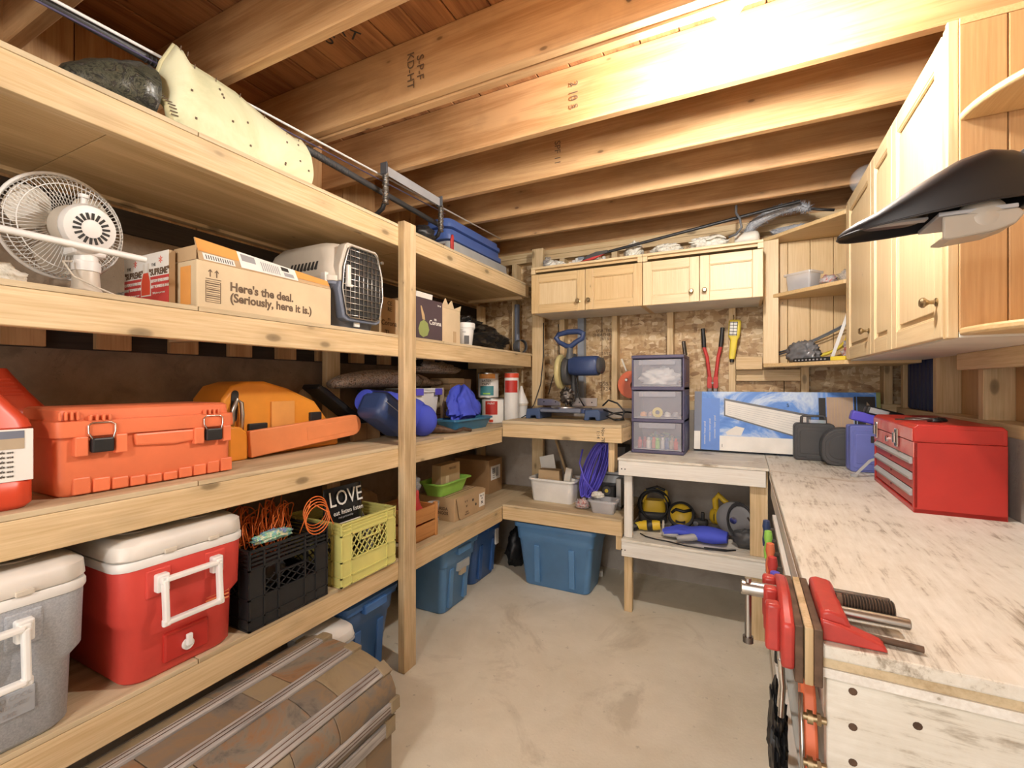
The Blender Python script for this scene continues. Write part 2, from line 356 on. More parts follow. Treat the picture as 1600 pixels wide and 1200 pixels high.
# right wall
wr = struct(mk(B().box(XR, 1.0, YF, YW+.089, 0, 1.20), 'wall_right', 'wall_concrete'))
for y0, y1 in ((YF, .5), (.505, 1.72), (1.725, 2.90), (2.905, YW+.089)):
    struct(mk(B().box(XR+.089, 1.0, y0, y1, 1.2, 2.70), 'wall_panel', 'panelwoodZ', wr))
struct(mk(B().box(XR-.002, XR+.089, YF, YW, 1.20, 1.245), 'bottom_plate', 'pineY', wr, .002))
struct(mk(B().box(XR, XR+.089, YF, YW, 2.40, ZJ), 'top_plate', 'pineY', wr, .002))
for y in (-1.2, -.4, .35, 1.15, 1.95, 2.33, 2.80, 3.30):
    struct(mk(B().box(XR, XR+.089, y, y+.042, 1.245, 2.40), 'stud', 'pineZ', wr, .002))
struct(mk(B().box(XR-.038, XR, 1.2, 2.45, 1.435, 1.50), 'nailer', 'pineY', wr, .003))
# wall behind the camera
wf = struct(mk(B().box(-2.2, 1.0, YF-.1, YF, 0, 2.70), 'wall_front', 'drywall'))
dr = struct(mk(B().box(-.95, -.15, YF, YF+.03, 0, 2.0), 'door_1', 'white'))
struct(mk(B().cyl((-.22, YF+.03, .95), (-.22, YF+.09, .95), .026, .03), 'door_knob', 'brass', dr, smooth=40))
# ceiling: subfloor boards and joists
ce = struct(mk(B().box(-2.2, 1.0, YF-.1, 3.7, 2.72, 2.76), 'ceiling', 'subfloor'))
x = -2.2; k = 0
while x < .99:
    w = .138
    struct(mk(B().box(x, min(1.0, x+w), YF, 3.6, 2.686+random.uniform(0, .003), 2.72), 'subfloor_board', 'subfloor', ce, .003, seg=1)); x += w+.004; k += 1
JY = [1.385, 1.425, 1.80, 2.21, 2.615, 3.02, 3.425, .985, .575, .165, -.245, -.655, -1.06, -1.47]
for j, y in enumerate(JY):
    struct(mk(B().box(-2.1 if y < 3.3 else -2.08, 1.0, y, y+.0385, ZJ+(.006 if j == 0 else 0), 2.686), 'joist', 'joistX', ce, .004, seg=1))
for (x, y, t) in ((-1.1, 1.38, 'S-P-F\nKD-HT'), (-.62, 1.795, '2 10 S'), (-.3, 1.38, '1405'), (-.85, 2.205, 'SPF 11')):
    struct(text(t, .045, ce, (x, y-.0008, 2.56), 'inkbrown', rot=(90, 90, 0), name='joist_stamp'))
struct(text('19 EXT\nPS', .07, ce, (-1.38, 1.22, 2.6855), 'ink', rot=(180, 0, 60), name='board_stamp'))
# ---------------------------------------------------------------- shelving on the left wall
XF = -1.478
sh = thing('storage_shelving', 'four-tier shelving of pale lumber along the left concrete wall', 'shelving', (XF, .4, 0))
def LX(b, *a): return b  # marker
def wbx(x0, x1, y0, y1, z0, z1, ox, oy, oz=0): return B().box(x0-ox, x1-ox, y0-oy, y1-oy, z0-oz, z1-oz)
YS = -.55
for i, (z, ye, ym) in enumerate(((2.042, 3.225, 3.41), (1.512, 3.27, 3.41), (.982, 2.79, 3.41), (.442, 2.79, 3.41))):
    mk(wbx(XF-.038, XF, YS, ye, z, z+.089, XF, .4), 'front_board', 'pineY', sh, .003)
    for y0, y1 in ((YS, .82), (.823, 2.1), (2.103, ym)):
        mk(wbx(XL+.003, XF+.001, y0, y1, z+.0895, z+.104, XF, .4), 'shelf_panel', 'plyY', sh, .0015)
    mk(wbx(XL+.003, XL+.041, YS, ym, z, z+.088, XF, .4) if i != 1 else wbx(XL+.052, XL+.078, YS, ym, z+.05, z+.088, XF, .4), 'rear_board', 'pineY', sh, .002)
    if i == 0:
        for y0, y1 in ((YS, .62), (.622, 1.85), (1.852, 3.19)):
            mk(wbx(XL+.045, XF-.04, y0, y1, z+.012, z+.028, XF, .4), 'underside_panel', 'plyunder', sh, .001)
    for y in (YS+.01, .34, 1.0, 2.4, 3.18):
        if y < 3.1 or i < 2:
            mk(wbx(XL+.082, XF-.04, y, y+.038, z+.03, z+.089, XF, .4) if y < 3.1 else wbx(XL+.082, XF-.04, y, y+.038, z-.01, z+.089, XF, .4), 'cross_member', 'pineX', sh, .002)
mk(wbx(XF, XF+.038, 1.725, 1.814, 0, 2.158, XF, .4), 'front_post', 'postwood', sh, .003)
mk(wbx(XF, XF+.038, YS, YS+.089, 0, 2.158, XF, .4), 'front_post', 'postwood', sh, .003)
for y in (-.4, 1.73, 3.31):
    mk(wbx(XL+.083, XL+.121, y, y+.089, .0, 2.03, XF, .4), 'rear_post', 'pineZ', sh, .003)
# corner shelf along the back wall
cs = thing('corner_shelf', 'two-level yellow lumber corner shelf carrying the miter saw', 'shelving', (-1.07, 2.79, 0))
o = (-1.07, 2.79)
mk(wbx(XF+.002, -.66, 2.79, 2.828, 1.02, 1.109, *o), 'front_board', 'pineX', cs, .003)
mk(wbx(XF+.002, -.66, 2.788, 3.41, 1.109, 1.13, *o), 'shelf_panel', 'plyX', cs, .002)
mk(wbx(-.698, -.66, 2.829, 3.41, 1.02, 1.1085, *o), 'side_board', 'pineY', cs, .003)
mk(wbx(XF+.002, -.66, 2.79, 2.828, .455, .5445, *o), 'front_board', 'pineX', cs, .003)
mk(wbx(XF+.003, -.66, 2.788, 3.41, .5447, .558, *o), 'shelf_panel', 'plyX', cs, .002)
mk(wbx(-.698, -.66, 2.829, 3.41, .455, .544, *o), 'side_board', 'pineY', cs, .003)
mk(wbx(-.755, -.717, 2.84, 2.925, .83, 1.019, *o), 'hanger_block', 'pineZ', cs, .003)
mk(wbx(-.76, -.722, 3.30, 3.389, 0, .454, *o), 'post', 'pineZ', cs, .003); mk(wbx(-.698, -.662, 2.80, 2.828, .37, .4545, *o), 'hanger_block', 'pineZ', cs, .002)
mk(wbx(-1.475, -1.383, 3.28, 3.318, 1.131, 2.43, *o), 'tall_post', 'pineZ', cs, .003)
mk(wbx(-1.475, -1.383, 3.28, 3.318, .559, 1.019, *o), 'post', 'pineZ', cs, .003)
text('Nov 78\n1:14', .03, cs, (.28, -.0006, 1.066), 'ink', rot=(90, 90, 0))
# white bench along the back wall
wbn = thing('white_bench', 'low white painted plank bench with a lower shelf on the back wall', 'bench', (-.28, 2.77, 0))
o = (-.28, 2.77)
mk(wbx(-.675, .105, 2.77, 2.808, .832, .92, *o), 'front_board', 'whitewoodX', wbn, .003)
for y0, y1 in ((2.766, 2.965), (2.968, 3.185), (3.188, 3.415)):
    mk(wbx(-.68, .118, y0, y1, .9205, .935+random.uniform(-.001, .0005), *o), 'top_plank', 'bench_white', wbn, .002)
mk(wbx(-.657, .105, 2.77, 2.808, .347, .435, *o), 'front_board', 'whitewoodX', wbn, .003)
for y0, y1 in ((2.766, 2.985), (2.988, 3.2), (3.203, 3.415)):
    mk(wbx(-.657, .118, y0, y1, .4355, .45, *o), 'shelf_plank', 'bench_white', wbn, .002)
mk(wbx(-.65, -.602, 2.81, 2.85, .451, .9195, *o), 'post', 'whitewoodZ', wbn, .003)
mk(wbx(-.65, -.602, 2.81, 2.85, 0, .4345, *o), 'leg', 'pineZ', wbn, .003, label='bare wood leg')
mk(wbx(.03, .116, 2.81, 2.85, .4505, .9195, *o), 'post', 'pineZ', wbn, .003, label='bare wood post')
mk(wbx(.03, .116, 2.81, 2.85, 0, .4345, *o), 'leg', 'pineZ', wbn, .003, label='bare wood leg')
for x in (-.655, -.635):
    for z in (.385, .87): mk(B().cyl((x+.28, -.0006, z), (x+.28, .004, z), .004, n=8), 'screw', 'ink', wbn)
# workbench on the right
wk = thing('workbench', 'worn white plywood topped workbench on the right wall', 'workbench', (.12, .94, 0))
o = (.12, .94)
mk(wbx(.12, .797, .94, YW-.003, .912, .9352, *o), 'bench_top', 'bench_top', wk, .004)
mk(wbx(.122, .797, .945, YW-.003, .896, .9115, *o), 'plywood_layer', 'plyY', wk)
mk(wbx(.121, .797, .942, YW-.003, .880, .8955, *o), 'plywood_layer', 'whitewoodY', wk)
mk(wbx(.128, .797, .955, .99, .55, .8795, *o), 'end_panel', 'bench_white', wk, .004)
mk(wbx(.128, .166, .992, 2.80, .785, .8795, *o), 'side_apron', 'whitewoodY', wk, .003)
mk(wbx(.128, .797, 1.0, 2.80, .30, .318, *o), 'lower_shelf', 'whitewoodY', wk, .003)
mk(wbx(.098, .127, .72, 2.76, .30, .40, *o), 'lower_board', 'whitewoodY', wk, .003)
for x, y in ((.17, 1.0), (.70, 1.0), (.70, 2.6), (.17, 2.55)):
    mk(wbx(x, x+.089, y, y+.038, 0, .2995, *o), 'leg', 'pineZ', wk, .003); mk(wbx(x, x+.089, y, y+.038, .3185, .8795, *o), 'post', 'pineZ', wk, .003)
for x, z in ((.165, .86), (.165, .80), (.25, .83), (.165, .74), (.42, .80)):
    mk(B().cyl((x-.12, .0145, z), (x-.12, .02, z), .0065, n=10), 'screw_hole', 'rust', wk)
# bulbs: the bare one in the joist bay lights the room; the second is added unseen behind the camera, over the point fill
t = thing('ceiling_bulb', 'bare glowing bulb hanging in the bay between the ceiling joists', 'lamp', (-.04, 1.512, 2.60))
mk(B().box(-.045, .045, -.045, .05, -.05, .084), 'junction_box', 'steel', t, .004)
mk(B().lathe([(.03, -.051), (.055, -.052), (.045, -.10), (.024, -.13), (.02, -.15)], 20), 'lampholder', 'white', t, smooth=40)
mk(B().lathe([(.014, -.151), (.016, -.175), (.030, -.20), (.0335, -.225), (.030, -.25), (.018, -.268), (.004, -.273)], 14), 'bulb', 'bulbglow', t, smooth=60)
t = thing('ceiling_bulb', 'added unseen bulb in a white lampholder behind the camera, above the fill light', 'lamp', (-.45, -.95, 2.686)); mk(B().box(-.05, .05, -.05, .05, -.2, -.001), 'junction_box', 'steel', t, .004)
mk(B().lathe([(.03, -.201), (.055, -.202), (.045, -.25), (.022, -.28)], 20), 'lampholder', 'white', t, smooth=40)
mk(B().lathe([(.013, -.281), (.014, -.295), (.028, -.315), (.03, -.33), (.022, -.35), (.004, -.358)], 14), 'bulb', 'white', t, smooth=60)
# ================================================================ ITEMS ON THE LEFT SHELVING (rz 90: local +x is away from the camera, local -y faces the aisle)
S1, S2, S3, S4 = 2.1465, 1.6165, 1.0865, .5465
def left(name, label, cat, x, y, z, group=None, rz=90): return thing(name, label, cat, (x, y, z), rz, group)
def cooler(label, y, w, bodymat, xf, spigot, writing):
    t = left('cooler', label, 'cooler', xf, y, S4); d = .50; cy = d/2
    b = B().loft([rrect(w-.075, d-.05, .05, .0, 0, cy), rrect(w-.055, d-.03, .05, .012, 0, cy), rrect(w-.045, d-.025, .05, .16, 0, cy), rrect(w-.012, d-.005, .045, .185, 0, cy), rrect(w-.004, d, .045, .325, 0, cy)])
    mk(b, 'body', bodymat, t, smooth=50)
    mk(B().loft([rrect(w, d+.004, .045, .326, 0, cy), rrect(w+.004, d+.008, .045, .332, 0, cy), rrect(w+.004, d+.008, .045, .345, 0, cy), rrect(w, d+.004, .045, .350, 0, cy)]), 'rim', 'white', t, smooth=50)
    lid = mk(B().loft([rrect(w-.006, d, .05, .352, 0, cy), rrect(w+.004, d+.008, .05, .358, 0, cy), rrect(w+.002, d+.004, .055, .392, 0, cy), rrect(w-.03, d-.03, .06, .406, 0, cy), rrect(w-.05, d-.05, .06, .407, 0, cy)]), 'lid', 'lidwhite', t, smooth=50)
    for sx in (-1, 1):
        mk(B().lathe([(.047, 0), (.05, .004), (.043, .005), (.036, .0005)], 24), 'cup_holder', 'ivory', lid, smooth=40, loc=(sx*w*.24, .125, .4066))
        mk(B().box(-.016, .016, -.009, .004, -.006, .006), 'lid_notch', 'ivory', lid, .002, loc=(sx*w*.17+.01, -.001, .358))
    for sx in (-1, 1):
        mk(B().box(sx*.075-.016, sx*.075+.016, -.022, .006, .25, .30), 'handle_bracket', 'white', t, .004)
        mk(B().box(sx*.078-.032, sx*.078+.032, -.003, .006, .235, .315), 'bracket_pad', bodymat, t, .006)
    hp = [(-.076, -.028, .285), (.072, -.028, .285), (.072, -.036, .168), (-.076, -.036, .168)]
    h = B(); q = [Vector(p) for p in hp]
    for i in range(4): h.bar(q[i], q[(i+1) % 4], .014, .02, (0, 1, 0))
    for p in q: h.bx(p.x, p.y, p.z, .021, .014, .021)
    mk(h, 'handle', 'white', t, .004)
    if spigot:
        mk(B().box(-.062, .062, .004, .02, .03, .115), 'spigot_recess', 'red', t, .006)
        s_ = mk(B().cyl((0, .018, .062), (0, -.002, .062), .018, .016, 20), 'spigot', 'white', t, smooth=40)
        mk(B().box(-.008, .008, -.012, .0, .06, .094), 'spigot_tab', 'white', s_, .003)
        for k in range(3): mk(B().box(.055, .125, .0075, .0105, .175-.012*k-.004, .175-.012*k), 'moulded_line', 'scabbard', t)
    else:
        mk(B().box(-.03, .10, .008, .0125, .075, .135), 'maker_plate', 'coolergrey', t, .003)
        for k in range(3): text(('KEEP FOOD COOL', 'DRAIN AND DRY', 'AFTER USE')[k], .014, t, (.035, .0074, .122-.018*k), 'grey')
    return t
cooler('grey cooler with a dusty white lid at the left end of the lowest shelf', .362, .40, 'coolergrit', -1.47, False, True)
cooler('red cooler with a white bail handle and spigot on the lowest shelf', .792, .355, 'coolerred', -1.475, True, False)
# ---- crates
def crate(label, y, w, d, h, mat, style, xf):
    t = left('milk_crate', label, 'crate', xf, y, S4)
    base = mk(B().box(-w/2+.012, w/2-.012, .012, d-.012, 0, .008), 'base', mat, t)
    for nm, M, L in (('front_wall', Tm((0, 0, 0)), w), ('rear_wall', Tm((0, d, 0), rz=180), w), ('left_wall', Tm((-w/2, d/2, 0), rz=-90), d), ('right_wall', Tm((w/2, d/2, 0), rz=90), d)):
        b = B().at(M); x0, x1 = -L/2, L/2; T = .006
        nr = 5 if style == 'black' else 4
        for k in range(nr):
            z = h-.008-k*.0145; b.box(x0, x1, -.0 if k else -.003, T+.004, z, z+.007)
        b.box(x0+.004, x1-.004, T*.5, T, h-.012-nr*.0145+.010, h-.001) if style != 'black' else b.box(x0, x1, T*.6, T, h-.006, h)
        zt = h-.008-(nr-1)*.0145
        b.box(x0+.003, x1-.003, .002, T, 0, h*.40 if style == 'yellow' else h*.38)
        for z in (0, .034, h*.38, zt-.004): b.box(x0, x1, -.002, T, z, z+.006)
        for x in (x0, x0+.052, x1-.058, x1-.006): b.box(x, x+.006, -.002, T, 0, h)
        b.box(x0+.001, x0+.051, .001, T-.001, .001, zt); b.box(x1-.051, x1-.001, .001, T-.001, .001, zt)
        if style == 'black':
            for x in (-.055, .055): b.box(x, x+.006, -.002, T, 0, h)
        # hand hold rim
        b.box(-.058, .058, -.003, T, zt-.042, zt-.037); b.box(-.06, -.054, -.003, T, zt-.042, zt); b.box(.054, .06, -.003, T, zt-.042, zt)
        # lattice
        za, zb = h*.40, zt-.036 if style == 'black' else zt-.002; H = zb-za; xa, xb = x0+.056, x1-.056; n = 7 if style == 'yellow' else 5
        step = (xb-xa)/n
        for k in range(-6, n+6):
            for sgn in (1, -1):
                sl = .8 if style == 'yellow' else 1.5; xs = xa+k*step; xe = xs+sgn*H*sl
                p, q = Vector((xs, T/2, za)), Vector((xe, T/2, zb))
                def cl(p, q):
                    a, c = 0., 1.
                    dx = q.x-p.x
                    for lim, s_ in ((xa, 1), (xb, -1)):
                        f0 = s_*(p.x-lim); f1 = s_*(q.x-lim)
                        if f0 < 0 and f1 < 0: return None
                        if f0 < 0: a = max(a, f0/(f0-f1))
                        if f1 < 0: c = min(c, f0/(f0-f1))
                    return (p.lerp(q, a), p.lerp(q, c)) if a < c-.02 else None
                s2 = cl(p, q)
                if s2: b.bar(s2[0], s2[1], .0035, .004, (0, 1, 0))
        mk(b, nm, mat, t)
    return t
crate('black milk crate with orange cord and packets, right of the red cooler', 1.143, .325, .33, .272, 'cratebrown' if False else 'black', 'black', -1.476)
crate('yellow milk crate with a lattice window holding a black bag', 1.525, .325, .33, .262, 'crateyellow', 'yellow', -1.462)
# contents: orange cord tangle
rnd = random.Random(3)
b = B()
for k in range(46):
    cx, cy = rnd.uniform(-.095, .10), rnd.uniform(.118, .21); rr = rnd.uniform(.05, .09); tilt = rnd.uniform(-.5, .5); hz = rnd.uniform(.25, .335)
    pts = []
    for j in range(22):
        a = 2*PI*j/22; pts.append((max(-.135, min(.135, cx+rr*.6*math.cos(a)+.008*math.sin(2*a+k))), cy+rr*.8*math.cos(a+tilt)*.6, hz+rr*.75*math.sin(a)+.004*math.sin(3*a+k)))
    b.tube(pts, .0022, 5, True)
for k in range(4):
    pts = [(.10+.055*math.cos(2*PI*j/24)+.02*k*.3, -.02+.012*k, .315+.055*math.sin(2*PI*j/24)+.008*k) for j in range(24)]; b.tube(pts, .0022, 5, True)
b.tube([(.05, .02, .27), (.06, 0, .33), (.075, -.01, .39)], .0022, 5); b.tube([(.1, .0, .37), (.15, -.02, .33), (.165, -.03, .28)], .0022, 5)
t = tag(mk(b, 'extension_cord', 'cordorange', smooth=180, loc=(-1.476, 1.143, S4), rot=(0, 0, PI/2)), 'tangled orange extension cord heaped in the black crate', 'cord')
mk(B().blob((0, 0, .02), .022, .075, .02, .4, 3, 4, 36, 20), 'packet', 'beans', None, smooth=180, loc=(-1.515, 1.095, .815)); tag(bpy.data.objects['packet'], 'clear bag of coloured bits at the front of the black crate', 'bag')
tag(mk(B().blob((0, 0, .04), .08, .09, .045, .2, 2, 9), 'cable_bundle', 'charcoal', smooth=180, loc=(-1.66, 1.15, .62)), 'dark cable bundle under the orange cord in the black crate', 'cable')
# dog treat bag
t = left('pet_food_bag', 'upright black bag lettered in white in the yellow crate', 'bag', -1.555, 1.488, S4+.10)
rings = []
for z, w, d in ((0, .21, .07), (.06, .215, .08), (.14, .21, .06), (.22, .215, .025), (.285, .215, .006)):
    rings.append([(w/2*math.copysign(abs(math.cos(a))**.6, math.cos(a)), .03+d/2*math.copysign(abs(math.sin(a))**.9, math.sin(a)), z) for a in [2*PI*k/24 for k in range(24)]])
mk(B().loft(rings), 'bag_body', 'blackbag', t, smooth=60)
text('LOVE', .092, t, (0, .012, .235), 'paper', rot=(80, 0, 0), sx=.86)
text('eat listen listen', .028, t, (0, -.004, .180), 'paper', rot=(80, 0, 0)); text('real partnership', .013, t, (-.02, -.008, .160), 'grey', rot=(80, 0, 0))
lb = mk(B().box(-.085, .06, -.013, -.011, .09, .138), 'bag_label', 'paper', t, label='white label panel'); text('maximized', .030, lb, (-.012, -.0136, .118), 'ink'); text('dog treats', .012, lb, (.02, -.0136, .1), 'grey')
tag(mk(B().blob((0, 0, .05), .07, .025, .12, .3, 3, 12, 30, 20), 'crumpled_packet', 'zebra', smooth=180, loc=(-1.62, 1.625, .58)), 'crumpled black and white packet inside the yellow crate', 'bag')
tag(mk(B().blob((0, 0, .12), .045, .17, .14, .12, 2, 15), 'brown_sack', 'brownbag', smooth=180, loc=(-1.905, 1.885, S4)), 'shiny brown paper sack behind the yellow crate', 'bag')
# wooden crate
t = left('wooden_crate', 'small orange-stained wooden slat crate beside the front post', 'crate', -1.515, 1.985, S4)
for z in (.012, .098): 
    for y_ in (0, .26): mk(B().box(-.09, .09, y_, y_+.012, z, z+.075), 'slat', 'orangewoodX', t, .003)
for x in (-.112, .09):
    for y_ in (-.003, .252): mk(B().box(x, x+.022, y_, y_+.022, 0, .185), 'corner_post', 'orangewoodZ', t, .004)
for x in (-.105, .095):
    for z in (.012, .098): mk(B().box(x, x+.01, .02, .25, z, z+.075), 'slat', 'orangewoodY', t, .003)
mk(B().box(-.09, .09, .012, .26, .0, .01), 'floor_board', 'orangewoodX', t)
t = thing('plastic_bag', 'clear plastic bag of red things standing in the wooden crate', 'bag', (-1.62, 1.985, S4+.012)); mk(B().blob((0, 0, .10), .065, .065, .16, .25, 3, 21, 36, 24), 'red_contents', 'shirtred', t, smooth=180); mk(B().blob((0, .02, .27), .035, .05, .05, .5, 3, 22, 30, 20), 'bag_neck', 'wrap', t, smooth=180, label='crinkled clear plastic neck')
for k in range(2): tag(mk(B().lathe([(.026, 0), (.036, .055), (.033, .055), (.024, .003)], 20), 'plastic_cup', 'clearplastic', smooth=40, loc=(-1.62+.004*k, 2.195, S4+.09*k+.04*(k == 0) - .04*(k == 0))), ('clear plastic cup right of the wooden crate, lower of two', 'clear plastic cup right of the wooden crate, upper of two')[k], 'cup', 'clear cups by the wooden crate')
# carton with flap
t = left('cardboard_carton', 'low kraft carton with a loose front flap and a white label', 'box', -1.555, 2.495, S4)
mk(B().box(-.175, .178, .0, .27, 0, .142), 'carton_body', 'cardboard', t, .002)
mk(B().prism([(-.135, .014), (-.115, .002), (.17, .002), (.178, .14), (-.165, .14)], -.012, -.009), 'front_flap', 'cardboard', t, .001)
for y_ in (.06, .085): mk(B().box(-.172, .175, y_, y_+.006, .1421, .1428), 'top_stripe', 'inkbrown', t)
lb = mk(B().box(.095, .165, -.0135, -.0122, .03, .115), 'shipping_label', 'paper', t, label='white label'); text('No 11\n24', .018, lb, (.13, -.0139, .09), 'ink'); text('N', .026, lb, (.13, -.0139, .055), 'ink', bold=.001)
for x, z in ((.02, .095), (.055, .06)): mk(B().cyl((x, -.0126, z), (x, -.0118, z), .009, n=12), 'vent_hole', 'ink', t)
text('v v\n w', .03, t, (-.06, -.0126, .09), 'inkbrown'); text('KING\nMANGO', .014, t, (-.05, -.0126, .03), 'inkbrown'); text('FLORIDA\nMANGOS', .026, t, (-.1755, .10, .06), 'inkbrown', rot=(90, 0, -90), bold=.0006)
# green tray on the carton
t = left('green_tray', 'lime green plastic tray resting on the low carton', 'tray', -1.62, 2.44, S4+.1435)
W_, D_ = .34, .17; cy = D_/2+.0
mk(B().loft([rrect(W_-.08, D_-.05, .03, 0, 0, cy), rrect(W_-.02, D_-.01, .035, .075, 0, cy), rrect(W_+.03, D_+.03, .04, .08, 0, cy), rrect(W_+.03, D_+.03, .04, .084, 0, cy), rrect(W_-.02, D_-.01, .035, .083, 0, cy), rrect(W_-.085, D_-.055, .03, .004, 0, cy)]), 'tray_body', 'green', t, smooth=40)
t = left('cardboard_box', 'narrow upright cardboard box standing in the green tray', 'box', -1.662, 2.44, S4+.1482)
mk(B().box(-.105, .105, 0, .07, 0, .18), 'box_body', 'cardboard', t, .002); mk(B().box(-.055, -.02, -.001, 0, .03, .11), 'tape_patch', 'cardpale', t); text('FRAGILE', .022, t, (.02, -.001, .15), 'inkbrown')
# brown box at the back
t = left('cardboard_box', 'tall brown cardboard box with a white label at the shelf corner', 'box', -1.715, 3.13, S4)
mk(B().box(-.105, .105, 0, .31, 0, .255), 'box_body', 'cardbrown', t, .003)
lb = mk(B().box(-.075, .07, -.0018, -.0004, .10, .205), 'shipping_label', 'paper', t, label='white label'); mk(B().box(.0, .04, -.0026, -.0019, .12, .19), 'label_print', 'grey', lb); mk(B().box(-.06, -.01, -.0026, -.0019, .15, .19), 'label_print', 'grey', lb)
for k in range(5): text('lot 0%d' % (k+3), .012, lb, (-.035, -.0026, .18-.016*k), 'ink')

# ---------------------------------------------------------------- third shelf
def jug(label, x, y, z, s, mat, withlabel):
    t = left('jug', label, 'jug', x, y, z); w, d, h = .20*s, .13*s, .32*s
    mk(B().loft([rrect(w-.02, d-.02, .03, 0, 0, d/2), rrect(w, d, .035, .012, 0, d/2), rrect(w, d, .035, .065*s, 0, d/2), rrect(w-.012, d-.012, .035, .07*s, 0, d/2), rrect(w-.012, d-.012, .035, .19*s, 0, d/2), rrect(w, d, .035, .196*s, 0, d/2), rrect(w-.01, d-.01, .035, .215*s, 0, d/2),
                  rrect(w*.66, d*.72, .03, .275*s, -w*.08, d/2), rrect(w*.46, d*.6, .028, .33*s, -w*.16, d/2), rrect(w*.4, d*.5, .02, .345*s, -w*.18, d/2)]), 'jug_body', mat, t, smooth=55)
    mk(B().cyl((-w*.18, d/2, .345*s), (-w*.18, d/2, .38*s), .024*s, n=20), 'cap', 'black', t, .002, smooth=40)
    for k in range(5): mk(B().box(-w*.34, w*.02+k*.006, d*.20-k*.0035-.003, d*.5, (.312-k*.011)*s, (.316-k*.011)*s), 'grip_ridge', mat, t, .001)
    if withlabel:
        lb = mk(B().box(-w/2+.014, w/2-.006, -.0002, .004, .068*s, .192*s), 'front_label', 'paper', t, .0015, label='white paper label with small print')
        mk(B().box(-w/2+.02, w/2-.022, -.0012, -.0003, .145*s, .188*s), 'label_picture', 'tan', lb); mk(B().box(-w/2+.02, w/2-.022, -.0013, -.0004, .170*s, .188*s), 'label_picture', 'greyblue', lb)
        for k in range(6): text('directions for safe use', .0085, lb, (.02, -.0012, .138*s-.011*k), 'ink')
    return t
jug('orange jug with a white printed label at the left end of the third shelf', -1.515, .378, S3, .98, 'jugred', True)
jug('darker red jug standing behind the orange jug by the wall', -1.835, .525, S3, .98, 'jugred', False)
# orange toolbox
t = left('plastic_toolbox', 'large orange plastic toolbox with two black latches', 'toolbox', -1.55, .745, S3); w, d = .45, .24
b = B().loft([rrect(w-.03, d-.03, .025, 0, 0, d/2), rrect(w-.015, d-.015, .025, .008, 0, d/2), rrect(w-.004, d-.006, .022, .045, 0, d/2), rrect(w, d, .022, .155, 0, d/2)])
mk(b, 'body', 'orange', t, smooth=45)
lid = mk(B().loft([rrect(w+.012, d+.02, .024, .156, 0, d/2), rrect(w+.014, d+.022, .024, .162, 0, d/2), rrect(w+.012, d+.02, .024, .196, 0, d/2), rrect(w-.012, d-.0, .024, .199, 0, d/2), rrect(w-.016, d-.004, .024, .225, 0, d/2), rrect(w-.03, d-.02, .024, .231, 0, d/2)]), 'lid', 'orange', t, smooth=45)
mk(B().prism([(-.06, .153), (.12, .153), (.115, .118), (.05, .112), (-.055, .118)], -.009, .004), 'handle_grip', 'orange', t, .006)
for x in (-.135, .155):
    for k in range(4): mk(B().box(x-.026+k*.014, x-.02+k*.014, -.014, -.002, .196, .212), 'lid_rib', 'orange', lid, .002)
    for sx in (-1, 1): mk(B().box(x+sx*.043-.014, x+sx*.043+.014, -.017, .004, .105, .156), 'latch_lug', 'orange', t, .003)
    la = mk(B().box(x-.024, x+.024, -.024, -.004, .112, .150), 'latch', 'black', t, .004)
    wi = B(); wi.tube([(x-.022, -.02, .148), (x-.029, -.016, .165), (x-.029, -.015, .185), (x-.02, -.013, .191), (x+.02, -.013, .191), (x+.029, -.015, .185), (x+.029, -.016, .165), (x+.022, -.02, .148)], .0022, 6); mk(wi, 'latch_wire', 'chrome', la, smooth=180)
for k in range(10):
    x = -.19+.042*k; hh = .028+.012*((x-.02)/.2)**2*1.5+.006*(x > .05)
    mk(B().box(x, x+.037, -.0005, .02, .004, hh), 'foot_rib', 'orange', t, .003)
for k in range(4): mk(B().box(-.222+k*.012, -.216+k*.012, -.011, .0, .2, .222), 'lid_rib', 'orange', lid, .002)
# chainsaw case
t = left('chainsaw_case', 'domed yellow-orange plastic case behind the chainsaw', 'case', -1.765, 1.33, S3); w, d = .54, .20
prof = [(-.27, 0), (.30, 0), (.295, .06), (.23, .13), (.16, .215), (.02, .275), (-.09, .305), (-.165, .303), (-.225, .285), (-.262, .235), (-.272, .12)]
mk(B().prism(prof, 0, d), 'case_shell', 'orangecase', t, .012, smooth=45, seg=3)
mk(B().prism([(-.272, .092), (.29, .092), (.29, .098), (-.272, .098)], -.006, .02), 'seam_rim', 'orangecase', t, .002)
mk(B().box(-.065, .045, -.010, .012, .045, .22), 'masking_tape', 'tapeorange', t, .002, label='peeling strip of orange tape')
mk(B().box(-.165, -.085, -.014, .004, .075, .135), 'latch', 'black', t, .004); mk(B().box(.125, .185, -.016, .004, .125, .165), 'latch', 'black', t, .004)
mk(B().prism(arc(-.215, .255, .014, 0, 180, 6)+arc(-.222, .16, .014, 180, 360, 6), -.003, .01), 'grip_hole', 'ink', t)
